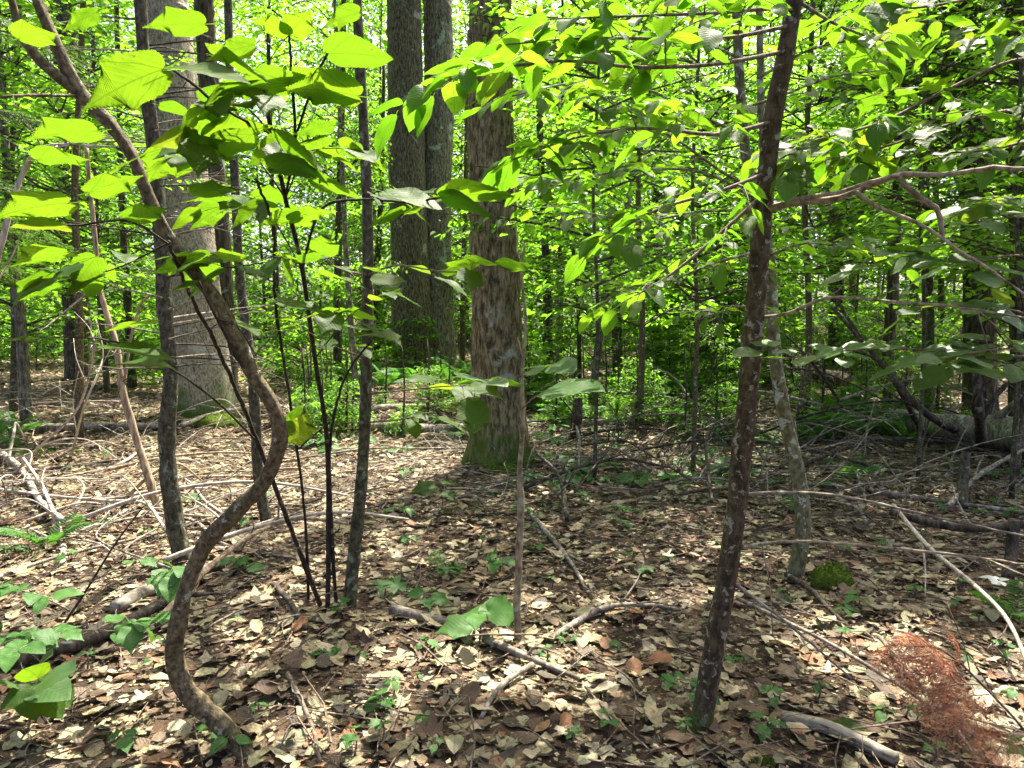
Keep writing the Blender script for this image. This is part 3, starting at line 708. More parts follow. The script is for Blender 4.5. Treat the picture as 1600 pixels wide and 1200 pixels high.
H = [ # base px, tip px, depth, tilt
 (318, 38, 224, 34, 1.85, .38, 0), (255, 108, 124, 152, 1.62, .55, 1), (268, 106, 398, 114, 1.65, -.55, 4), (452, 54, 392, 24, 1.85, .45, 0), (452, 54, 484, 12, 1.85, .4, 2),
 (512, 84, 624, 80, 1.9, .42, 4), (558, 150, 440, 124, 1.95, .4, 3), (462, 128, 568, 148, 2.0, .45, 0), (340, 90, 430, 108, 1.8, .3, 1), (450, 130, 330, 134, 1.95, .3, 3),
 (395, 70, 320, 88, 1.75, .3, 2), (290, 235, 352, 212, 1.95, .35, 0), (430, 215, 530, 285, 2.0, .35, 4), (420, 262, 540, 272, 2.0, .25, 3), (300, 300, 372, 292, 2.0, .35, 0), (395, 210, 300, 240, 2.0, .32, 2),
 (490, 290, 575, 300, 2.2, .3, 4), (600, 300, 700, 318, 2.15, -.4, 4), (690, 310, 780, 330, 2.1, .35, 4), (690, 308, 812, 292, 2.1, .3, 4), (630, 330, 570, 352, 2.3, .3, 0), (470, 330, 400, 348, 2.4, .3, 2),
 (455, 345, 520, 318, 2.4, .3, 1), (505, 430, 572, 438, 2.8, .25, 3), (500, 400, 440, 412, 2.8, .2, 0), (106, 318, -10, 322, 1.8, .4, 1), (106, 356, 10, 345, 1.85, .3, 4), (150, 205, 42, 206, 1.8, .28, 0),
 (140, 300, 220, 268, 1.9, .3, 2), (200, 345, 262, 318, 2.0, .3, 0), (90, 530, -5, 526, 2.1, .08, 0), (165, 540, 280, 552, 2.3, -.12, 4), (190, 570, 270, 562, 2.4, -.1, 3), (105, 395, 20, 402, 1.9, .25, 3),
 (330, 440, 262, 450, 2.4, .2, 0), (240, 500, 160, 512, 2.4, .1, 2), (360, 500, 420, 520, 2.9, .1, 1), (430, 470, 520, 486, 2.7, -.2, 0), (560, 520, 620, 524, 3.1, -.1, 2), (470, 640, 440, 668, 3.3, .9, 0), (455, 690, 480, 640, 3.3, .7, 2), (400, 320, 352, 352, 2.3, .5, 1),
 (250, 165, 305, 176, 1.9, .3, 4), (360, 160, 300, 180, 2.0, .35, 1), (520, 196, 455, 205, 2.1, .3, 2), (60, 250, 140, 238, 2.0, .3, 3), (30, 60, 90, 40, 2.0, .35, 1), (150, 20, 95, 45, 2.1, .35, 2), (560, 20, 500, 36, 2.1, .4, 3)]
for bx, by, tx, ty, Yd, tl, ix in H:
    tx, ty = bx + (tx - bx) * .9, by + (ty - by) * .9
    hero_leaf(t, base, bx, by, tx, ty, Yd, Yd - .03 + random.gauss(0, .03), tl * .85 + .02, random.gauss(0, .15), 'moose', ix)
for seq, sz in (([(446, 310, 2.5), (480, 240, 2.3), (545, 232, 2.1)], .11), ([(425, 210, 2.15), (380, 165, 2.0), (320, 165, 1.9)], .11), ([(472, 420, 2.9), (420, 335, 2.7), (360, 315, 2.5)], .11), ([(446, 310, 2.5), (400, 250, 2.3), (330, 240, 2.1), (270, 250, 2.0)], .13), ([(472, 420, 2.9), (430, 400, 2.7), (370, 420, 2.5), (300, 400, 2.4)], .12), ([(492, 560, 3.3), (540, 500, 3.0), (580, 470, 2.8)], .11),
        ([(262, 380, 2.2), (180, 420, 2.2), (90, 440, 2.2)], .11)):
    leafy_branch(t, base, P3(seq), .003, LEAF['moose'] + LEAF['ovate'], sz, 3, 2, M['bark_black'], .2, (0, .3, 1), .25, .3, tipn=3)
# fir sapling, dark trunk with dead twigs
t, base = sapling('fir_sapling', 'straight dark fir stem bristling with bare twigs, before the broad pale trunk', 'tree',
    [(287, 885, 4.5), (272, 800, 4.5), (260, 700, 4.5), (267, 600, 4.48), (257, 470, 4.46), (249, 330, 4.44), (232, 160, 4.4), (218, 0, 4.38), (212, -60, 4.36)], .056, .027, M['bark_fir'], None, 16, 160, .2)
for k in range(52):
    u = random.random(); y = 590 - u * 560; x = 263 - (560 - y) * .08; sg = random.choice((-1, 1, 1)); L = 60 + 150 * random.random(); dy = random.gauss(-6, 26); Y2 = 4.44 + random.gauss(0, .5)
    bare_branch(t, base, [(x, y, 4.44), (x + sg * L * .5, y + dy * .3 - 6, (4.44 + Y2) / 2), (x + sg * L, y + dy, Y2)], .006, .002, M['deaddark'] if k % 2 else M['deadwood'], random.choice((1, 2, 3)))
# slim mossy sapling
t, base = sapling('slim_sapling', 'slim sapling with a mossy foot behind the S-curved one', 'tree',
    [(417, 815, 5.4), (404, 740, 5.4), (399, 650, 5.4), (395, 590, 5.4), (383, 500, 5.4), (374, 420, 5.4), (368, 300, 5.4), (360, 150, 5.4), (355, -50, 5.4)], .042, .026, M['bark_fir'], None, 12, 100, .1)
# peeled dead stem
t, base = sapling('peeled_dead_sapling', 'peeled orange-brown dead stem kinked above the brush pile', 'tree',
    [(250, 795, 5.8), (232, 745, 5.8), (208, 670, 5.8), (190, 600, 5.8), (182, 540, 5.8), (168, 495, 5.8), (153, 440, 5.8), (150, 390, 5.8), (144, 330, 5.8), (135, 230, 5.8)], .031, .014, M['peeled'], None, 12, 90, .22)
bare_branch(t, base, [(148, 450, 5.8), (110, 480, 5.6), (60, 520, 5.3)], .01, .004, M['deadwood'], 2)
bare_branch(t, base, [(194, 600, 5.8), (202, 540, 5.8), (218, 480, 5.8), (235, 460, 5.7)], .012, .008, M['peeled'], 0)
# curved right sapling with beech sprays
t, base = sapling('curved_sapling', 'grey-green bowed sapling rooted next to the moss mound', 'tree',
    [(1238, 910, 4.25), (1252, 850, 4.25), (1254, 790, 4.25), (1243, 720, 4.25), (1226, 650, 4.25), (1212, 560, 4.25), (1206, 470, 4.24), (1200, 390, 4.22), (1182, 310, 4.2), (1168, 260, 4.18), (1158, 160, 4.15), (1152, 40, 4.1), (1148, -60, 4.1)], .046, .022, M['bark_green'], None, 14, 120, .08)
bare_branch(t, base, [(1190, 360, 4.2), (1192, 250, 4.3), (1188, 120, 4.35), (1185, -40, 4.4)], .026, .016, M['bark_green'], 0, 'stem')
for seq, sz, tw, per in (([(1170, 290, 4.18), (1130, 270, 3.9), (1060, 220, 3.5), (1000, 190, 3.2), (940, 150, 2.9)], .085, 8, 6), ([(1180, 330, 4.2), (1100, 330, 3.9), (1000, 345, 3.5), (900, 330, 3.1)], .085, 8, 6), ([(1195, 390, 4.2), (1120, 410, 3.9), (1040, 440, 3.6), (960, 450, 3.4)], .085, 7, 6),
        ([(1160, 170, 4.15), (1220, 150, 3.9), (1300, 120, 3.6), (1380, 110, 3.4)], .085, 6, 5), ([(1155, 90, 4.1), (1080, 60, 3.7), (1000, 50, 3.3), (930, 30, 3.0)], .085, 7, 6), ([(1200, 400, 4.2), (1260, 380, 3.9), (1340, 390, 3.7)], .085, 5, 5), ([(1205, 480, 4.24), (1150, 480, 4.0), (1090, 500, 3.9)], .08, 4, 5), ([(1162, 210, 4.16), (1090, 180, 3.8), (1010, 140, 3.4), (900, 130, 3.1), (800, 150, 2.8)], .09, 9, 6), ([(1180, 310, 4.2), (1100, 270, 3.8), (1000, 265, 3.4), (900, 280, 3.1), (820, 300, 2.9)], .09, 9, 6), ([(1188, 120, 4.3), (1260, 80, 4.0), (1340, 60, 3.7), (1420, 40, 3.5)], .09, 7, 6), ([(1190, 250, 4.3), (1270, 230, 4.0), (1350, 250, 3.8)], .085, 6, 6)):
    leafy_branch(t, base, P3(seq), .009, LEAF['beech'], sz, tw, per, M['bark_green'], .42, (0, .22, 1), .24, .2)
# beech sprays of the spotted sapling (near ones)
t, base = right_sap
for seq, sz, tw, per in (([(1228, 80, 2.5), (1120, 100, 2.3), (1000, 105, 2.15), (880, 95, 2.0), (760, 110, 1.9), (700, 125, 1.85)], .095, 10, 5), ([(1210, 190, 2.53), (1120, 210, 2.35), (1010, 200, 2.2), (900, 215, 2.1), (800, 250, 2.0)], .09, 9, 5), ([(1240, 10, 2.48), (1120, 20, 2.3), (990, 25, 2.1), (860, 30, 2.0)], .095, 8, 5),
        ([(1200, 270, 2.55), (1120, 300, 2.4), (1020, 330, 2.3), (940, 380, 2.25)], .085, 6, 5), ([(1198, 300, 2.55), (1060, 420, 2.45), (960, 480, 2.4)], .08, 4, 4), ([(1245, 0, 2.48), (1310, 40, 2.4), (1400, 70, 2.3)], .09, 4, 4), ([(1236, 40, 2.48), (1130, 60, 2.35), (1000, 60, 2.2), (900, 60, 2.1), (790, 70, 2.0)], .09, 5, 4)):
    leafy_branch(t, base, P3(seq), .007, LEAF['beech'], sz, tw, per, M['twig'], .30, (0, .26, 1), .24, .2)
# bushes that reach in from the right
t, base = sapling('hobblebush', 'shrub with glossy silver-sheened leaves spreading over the fallen log', 'shrub', [(1720, 1010, 3.0), (1700, 800, 2.95), (1690, 600, 2.9), (1680, 450, 2.85), (1660, 330, 2.8)], .02, .008, M['bark_black'], None, 10, 50, .1)
for seq, sz in (([(1690, 580, 2.9), (1620, 500, 2.75), (1540, 480, 2.6), (1420, 480, 2.5)], .115), ([(1692, 620, 2.9), (1640, 555, 2.6), (1570, 545, 2.4), (1470, 560, 2.2)], .12), ([(1680, 440, 2.85), (1600, 400, 2.7), (1500, 410, 2.5), (1420, 395, 2.4)], .13),
        ([(1690, 560, 2.9), (1560, 555, 2.6), (1400, 545, 2.5), (1300, 550, 2.4), (1235, 560, 2.35)], .10), ([(1670, 380, 2.8), (1600, 340, 2.6), (1520, 350, 2.4)], .13), ([(1695, 660, 2.9), (1600, 580, 2.5), (1520, 575, 2.3)], .11)):
    leafy_branch(t, base, P3(seq), .005, LEAF['glossy'], sz * .92, 4, 3, None, .26, (0, -.16, 1), .16, .3, droop=.0)
t, base = sapling('overhanging_beech', 'leafy sapling branches slanting in above the pale dead branch', 'tree', [(1780, 1000, 3.1), (1770, 700, 3.1), (1750, 300, 3.05), (1730, 60, 3.0), (1720, -60, 3.0)], .03, .018, M['bark_sap'], None, 12, 60, .1)
for seq, sz, tw, per in (([(1735, 110, 3.0), (1600, 92, 2.9), (1480, 140, 2.8), (1380, 190, 2.7), (1290, 215, 2.65), (1215, 236, 2.6)], .105, 9, 5), ([(1740, 200, 3.02), (1620, 170, 2.9), (1500, 190, 2.8), (1380, 230, 2.7), (1290, 250, 2.6)], .10, 8, 5), ([(1745, 260, 3.03), (1640, 220, 2.9), (1540, 235, 2.8), (1440, 240, 2.7)], .10, 6, 5),
        ([(1730, 60, 3.0), (1620, 30, 2.8), (1530, 60, 2.6)], .11, 5, 4), ([(1728, 30, 3.0), (1600, -10, 2.8), (1450, 10, 2.6), (1330, 20, 2.5)], .10, 7, 5), ([(1748, 300, 3.04), (1620, 310, 2.9), (1500, 330, 2.8)], .1, 5, 5)):
    leafy_branch(t, base, P3(seq), .008, LEAF['beech'] + LEAF['maple'], sz, tw, per, None, .32, (0, .0, 1), .32, .25)

for key, L in OVER.items():
    v, t_, u = scatter(OV_T, np.array([list(x[0]) for x in L]), np.array([list(x[1]) for x in L]), np.array([x[2] for x in L], float), np.array([x[3] for x in L]))
    kind(link('foliage', mesh_np('foliage', v, t_, M['beech'], u, True), bpy.data.objects[key]), 'stuff')

# ================================================================ MID AND FAR TREES
def crown_variant(seed, H=6.0, Rr=1.9, z0=.9, layers=15, leaf=.105, dens=50):
    g = np.random.default_rng(seed); Ps, Ys, br = [], [], []
    for k in range(layers):
        z = z0 + (H - z0) * (k + g.random() * .8) / layers; rr = Rr * (1 - ((z - z0 * .6) / (H * 1.06 - z0 * .6)) ** 2.2) * (.6 + .5 * g.random())
        for b in range(g.integers(3, 6)):
            a = g.random() * 6.283; d = np.array([math.cos(a), math.sin(a), g.normal(.12, .1)]); m = int(dens * rr / Rr * (.6 + .8 * g.random())) + 6
            u = (.18 + .82 * g.random(m) ** .8) * rr; sd = np.array([-d[1], d[0], 0]); lat = g.normal(0, .24, m) * (.4 + .8 * (1 - u / rr * .6))
            P = np.array([0, 0, z]) + u[:, None] * d + lat[:, None] * sd; P[:, 2] += g.normal(0, .05, m) - .05 * (u / rr) ** 2 * rr
            Ps.append(P); ya = a + np.where(lat > 0, .9, -.9) + g.normal(0, .5, m)
            Ys.append(np.stack([np.cos(ya), np.sin(ya), g.normal(-.2, .25, m)], -1)); br.append(tube_np(smooth_path([(0, 0, z - .15), d * rr * .5 + (0, 0, z), d * rr * .95 + (0, 0, z)], 4), np.linspace(.014, .004, 4), 3, None, False))
    P, Y = np.vstack(Ps), np.vstack(Ys); n = len(P)
    V, T, U = scatter(HEX, P, Y, np.stack([g.normal(0, .38, n), g.normal(0, .38, n), np.ones(n)], -1), leaf * (.65 + .7 * g.random(n)))
    Vb, Tb = join(br)
    return mesh_np('crown', V, T, M['far'], U), mesh_np('branches', Vb, Tb, M['bark_dark'], None, True)
CV = [crown_variant(100 + i, H=[6, 7, 5, 8, 6.5, 5.5][i], Rr=[1.9, 2.2, 1.6, 2.3, 2.0, 1.5][i], z0=[1.2, 1.6, .8, 2.4, 1.5, .6][i]) for i in range(6)]
TRUNK_N = [0]
def far_tree(label, group, pts, Y, wpx, mat, cv, cscale=1.0, zscale=1.0, name='young_tree', cz=0.0, base_is_ground=True, crownon=True):
    P = [at(x, y, Y) for x, y in pts]; P[0] = Vector((P[0].x, Y, float(height(P[0].x, Y)) - .05)); base = P[0] + Vector((0, 0, .05))
    d = P[-1] - P[-2]; d = d / max(d.z, .05); d.x = max(-.15, min(.15, d.x)); d.y = 0; top = max(7.5, CV[cv % 6][0].vertices[0].co.z)
    if P[-1].z < top: P.append(P[-1] + d * (top - P[-1].z))
    r = wpx / F * Y / 2; t = thing(name, label, 'tree', base, group)
    link('trunk', trunk_mesh('trunk', P, r * 1.1, r * .55, 9, 26, mat, rough(.10, 2.0, random.random() * 9), base), t)
    if crownon:
        for nm, me in zip(('crown', 'branches'), CV[cv % 6]):
            o = link(nm, me, t, (0, 0, cz)); o.rotation_euler = (0, 0, random.random() * 6.28); o.scale = (cscale, cscale, zscale)
            kind(o, 'stuff')
    return t
G1 = 'background trunks one can tell apart'
BT = [ # label, points, depth, width px, mat, crown, scale, z scale
 ('thin grey trunk with a small stub at the far side of the brush pile', [(40, 640), (34, 520), (20, 400), (10, 250)], 10.2, 17, 'bark_grey', 0, 1, 1),
 ('slender trunk just beyond the peeled dead stem', [(168, 612), (160, 520), (152, 400), (148, 200)], 14, 9, 'bark_dark', 1, 1, 1),
 ('dark slender trunk between the peeled stem and the fir sapling', [(207, 600), (200, 480), (192, 350), (186, 150)], 15, 12, 'bark_dark', 2, 1, 1.2),
 ('dark upright trunk seen just left of the slim upright sapling', [(527, 560), (528, 420), (532, 250), (536, 60)], 15, 13, 'bark_dark', 3, .6, 1),
 ('lighter thin trunk leaning a little beside the slim upright sapling', [(556, 560), (546, 470), (540, 380), (532, 200)], 13, 10, 'bark_grey', 4, .45, 1),
 ('thin trunk between the stout pair and the mossy maple', [(722, 560), (724, 450), (728, 300), (730, 100)], 19, 9, 'bark_sap', 5, 1, 1.1),
 ('dark trunk close to the mossy maple on its lit-thicket side', [(858, 560), (855, 450), (849, 330), (842, 150)], 16, 14, 'bark_dark', 0, 1, 1.2),
 ('pale grey thin trunk next to a darker one beyond the mossy maple', [(872, 560), (876, 430), (877, 320), (872, 150)], 17, 11, 'bark_grey', 1, 1, 1),
 ('slanting grey trunk behind the hanging beech leaves', [(925, 570), (945, 470), (968, 370), (990, 280), (1010, 180)], 13, 12, 'bark_grey', 2, .9, 1),
 ('dark trunk with a forked crown behind the slanting grey one', [(966, 560), (962, 430), (955, 300), (958, 120)], 15, 15, 'bark_dark', 3, 1, 1),
 ('tall thin dark trunk mid-thicket behind the beech sprays', [(1030, 540), (1022, 350), (1035, 200), (1050, 60)], 17, 12, 'bark_dark', 4, 1, 1.3),
 ('grey-brown trunk nearest the broken dark stump', [(1052, 545), (1058, 400), (1070, 250), (1080, 60)], 18, 16, 'bark_grey', 5, 1.1, 1.3),
 ('stout dark trunk behind the curved sapling in bright green light', [(1308, 520), (1306, 400), (1303, 280), (1300, 100)], 20, 23, 'bark_dark', 0, 1.1, 1.3),
 ('slim grey trunk paired with a stout dark one in green light', [(1334, 515), (1332, 420), (1336, 320), (1340, 150)], 24, 11, 'bark_grey', 1, 1, 1.2),
 ('straight thin dark trunk midway between stout trunk and hemlock', [(1397, 515), (1399, 420), (1401, 320), (1404, 120)], 22, 13, 'bark_dark', 2, 1, 1.3),
 ('dark trunk tilted against its straight thin neighbour', [(1424, 520), (1430, 420), (1442, 300), (1455, 120)], 18, 15, 'bark_dark', 3, 1, 1.2),
 ('thinnest dark trunk beside the hemlock trunk', [(1474, 520), (1470, 420), (1462, 300), (1458, 120)], 20, 10, 'bark_dark', 4, .9, 1.2),
 ('dark leaf-wrapped trunk past the hemlock at the frame edge', [(1602, 560), (1598, 420), (1590, 300), (1585, 80)], 9.5, 34, 'bark_dark', 5, 1, 1.2),
 ('dark thin trunk behind the slim mossy-footed sapling', [(436, 565), (432, 430), (425, 300), (420, 100)], 17, 9, 'bark_dark', 1, 1, 1.2),
 ('dark trunk just left of the stout pair', [(588, 565), (590, 430), (596, 300), (600, 100)], 21, 10, 'bark_dark', 2, 1, 1.2),
]
for lb, pts, Y, w, m, cv, s, zs in BT:
    far_tree(lb, G1, pts, Y, w, M[m], cv, s, zs)
rt = random.Random(11)
def zone(X, Y):
    px = 800 + X / Y * F
    for lim, w in ((230, 'beyond the brush pile'), (470, 'behind the broad pale trunk'), (740, 'around the stout trunk pair'), (960, 'just past the mossy maple'), (1180, 'behind the hanging beech sprays'), (1420, 'behind the pale dead branch'), (9999, 'around the hemlock trunk')):
        if px < lim: return w
def near_zone(px):
    for lim, w in ((430, 'under the S-curved sapling'), (800, 'between shrub and dead pole'), (1120, 'between dead pole and spotted sapling'), (9999, 'around the orange fir sprig')):
        if px < lim: return w
def rand_far(n, y0, y1, lb, group, wr, span=.74, zlo=.8, avoid=True):
    for i in range(n):
        Y = y0 + (y1 - y0) * (i + rt.random()) / n; X = (rt.random() * 2 - 1) * span * Y
        if abs(X + .125 * Y) < 2.3 and Y < 18.5: X += 4.6 if X > -.125 * Y else -4.6
        b = ground(X, Y); px = 800 + X / Y * F; w = wr[0] + (wr[1] - wr[0]) * rt.random(); lean = rt.gauss(0, .035)
        k = rt.randrange(6); base = b; t = thing('young_tree', lb + ' ' + zone(X, Y), 'tree', base, group + ' ' + zone(X, Y)); sc = .8 + .5 * rt.random()
        hh = 7.5 + 2 * rt.random(); P = [b + Vector((0, 0, -.05)), b + Vector((lean * 2 + rt.gauss(0, .06), 0, 2)), b + Vector((lean * 4 + rt.gauss(0, .12), rt.gauss(0, .1), 4)), b + Vector((lean * hh, 0, hh))]
        link('trunk', trunk_mesh('trunk', P, w, w * .4, 7, 14, M[rt.choice(['bark_dark', 'bark_dark', 'bark_grey', 'bark_sap'])], rough(.1, 2, rt.random() * 9), base), t)
        ro = rt.random() * 6.28; zs = (1.0 + .5 * rt.random()) * (1 + .035 * max(0, Y - 18)); sc *= 1 + .014 * max(0, Y - 20)
        for nm, me in zip(('crown', 'branches'), CV[k]):
            o = link(nm, me, t); o.rotation_euler = (0, 0, ro); o.scale = (sc, sc, zs)
            kind(o, 'stuff')
rand_far(20, 14, 22, 'slender young tree in the near thicket rows', 'young trees in the nearer thicket', (.02, .05))
rand_far(84, 21, 44, 'slim leafy tree deep in the bright green woods', 'slim trees deep in the woods', (.03, .08))

# distant woodland, one mass
def distant():
    n = 230000; Y = 38 + 36 * rng.random(n) ** .8; X = (rng.random(n) * 2 - 1) * (Y * .95); Zm = 7 + .58 * Y
    nz = .6 * vn(X * .25, Y * .25) + .4 * vn(X * .7, Y * .7 + 5); z = rng.random(n) ** .85 * Zm * (.75 + .6 * (vn(X * .12, Y * .12) - .2))
    keep = vn3(X * .55, Y * .55, z * .9) > .30; X, Y, z = X[keep], Y[keep], z[keep]; n = len(X)
    P = np.stack([X, Y, height(X, Y) + z], -1); yaw = rng.random(n) * 6.283
    V, T, U = scatter(QUAD, P, np.stack([np.cos(yaw), np.sin(yaw), rng.normal(-.2, .3, n)], -1), np.stack([rng.normal(0, .5, n), rng.normal(0, .5, n), np.ones(n)], -1), .30 + .30 * rng.random(n))
    o = link('distant_forest', mesh_np('distant_forest', V, T, M['dist'], U)); kind(o, 'stuff'); tag(o, 'sunlit green foliage of the far-off woods', 'forest')
distant()

# ---- mid-depth leafy saplings
for lb, px, Y, cv, sc, zs, cz, w in (
        ('leafy sapling filling the gap between mossy maple and curved sapling', 930, 6.6, 4, .75, .85, .35, 6), ('leafy sapling right behind the bowed grey-green sapling', 1085, 7.2, 1, .8, .8, .2, 7),
        ('leafy sapling hanging over the fern patch', 1440, 6.8, 3, .62, .75, .1, 6), ('leafy sapling with foliage above the broken log end', 1590, 6.0, 0, .75, .8, .5, 8), ('leafy sapling in the shade behind the peeled dead stem', 120, 8.6, 1, .85, .8, .4, 12),
        ('leafy sapling in front of the slanting grey trunk', 1000, 9.6, 2, 1.0, 1.2, .5, 10),
        ('leafy sapling behind the dead pale branch', 1260, 9.8, 0, 1.0, 1.1, .6, 11), ('leafy sapling at the far side of the fallen log', 1450, 10.5, 1, 1.0, 1.0, .3, 12), ('leafy sapling past the brush pile beside the grey stub trunk', 20, 11.0, 3, 1.0, 1.0, 0, 12)):
    far_tree(lb, 'leafy saplings of middle distance', [(px, 640), (px + 4, 500), (px - 3, 300), (px + 6, 100)], Y, w, M[random.choice(['bark_sap', 'bark_fir'])], cv, sc, zs, 'leafy_sapling', cz)
# ---- low shrubs hiding the far ground
CV2 = [crown_variant(200 + i, H=[1.7, 2.3, 1.3][i], Rr=[1.2, 1.4, .9][i], z0=.18, layers=[7, 9, 6][i], leaf=.11, dens=46) for i in range(3)]
def low_shrub(X, Y, lb, group, sc):
    b = ground(X, Y); t = thing('low_shrub', lb + ' ' + zone(X, Y), 'shrub', b, group + ' ' + zone(X, Y)); ro = rt.random() * 6.28; k = rt.randrange(3)
    V, T = tube_np(smooth_path([(0, 0, -.05), (.03, .02, .6), (0, .05, 1.1)], 6), np.linspace(.018, .006, 6), 5)
    link('stem', mesh_np('stem', V, T, M['bark_dark'], None, True), t)
    for nm, me in zip(('crown', 'branches'), CV2[k]):
        o = link(nm, me, t); o.rotation_euler = (0, 0, ro); o.scale = (sc, sc, sc); kind(o, 'stuff')
for i in range(64):
    Y = 10.5 + 11 * (i + rt.random()) / 64; X = (rt.random() * 2 - 1) * .72 * Y
    if X > 3.5 and Y < 13 or X < -2 and Y < 13.5 or abs(X + 2.5) < 1.0 and Y < 17: continue
    low_shrub(X, Y, 'low leafy shrub at the thicket edge', 'low shrubs at the thicket edge', .55 + .4 * rt.random())
for i in range(46):
    Y = 9.0 + 3.6 * rt.random(); X = (-.30 + .86 * rt.random()) * Y
    if abs(X - .1) < .4: continue
    low_shrub(X, Y, 'knee-high leafy plant in the tangle', 'knee-high plants in the tangle', .2 + .2 * rt.random())
for i in range(46):
    Y = 21 + 19 * (i + rt.random()) / 46; X = (rt.random() * 2 - 1) * .74 * Y
    low_shrub(X, Y, 'leafy shrub under the far trees', 'shrubs under the far trees', .9 + .8 * rt.random())

# ================================================================ DEADWOOD
def wood(name, label, cat, P, r0, r1, mat, group=None, twigs=0, sides=10, amp=.14, n=None, part=None):
    P = [Vector(p) for p in P]; base = Vector(P[0]); L = sum((P[i + 1] - P[i]).length for i in range(len(P) - 1)); n = n or max(8, int(L * 22)); C = smooth_path(P, n)
    V, T = tube_np(C, np.linspace(r0, r1, n), sides, rough(amp, 6, random.random() * 20))
    me = mesh_np(part or name, V - np.array(base), T, mat, None, True)
    if not twigs: return tag(link(name, me, None, base), label, cat, group)
    t = thing(name, label, cat, base, group); link('stem', me, t)
    for k in range(twigs):
        i = int((.15 + .8 * random.random()) * (n - 1)); p = Vector(C[i]); d = Vector(C[min(i + 1, n - 1)] - C[max(i - 1, 0)]).normalized()
        q = (d * .7 + Vector((random.gauss(0, .5), random.gauss(0, .5), random.gauss(.12, .3)))).normalized(); l = min(.7, L * .35) * (.4 + .6 * random.random())
        e = p + q * l; e.z = max(e.z, float(height(e.x, e.y)) + .01); m = (p + e) / 2 + Vector((random.gauss(0, .03), random.gauss(0, .03), random.gauss(.01, .02)))
        Vv, Tt = tube_np(smooth_path([p, m, e], 7), np.linspace(min(r0, r1 * 1.6) * .55, .002, 7), 5)
        link('twig', mesh_np('twig', Vv - np.array(base), Tt, mat, None, True), t)
    return t
def G(seq):
    """pixels on the ground plus a lift in metres"""
    out = []
    for q in seq:
        p = gp(q[0], q[1]); p.z += q[2] if len(q) > 2 else .02; out.append(p)
    return out
FB = 'fallen_branch'
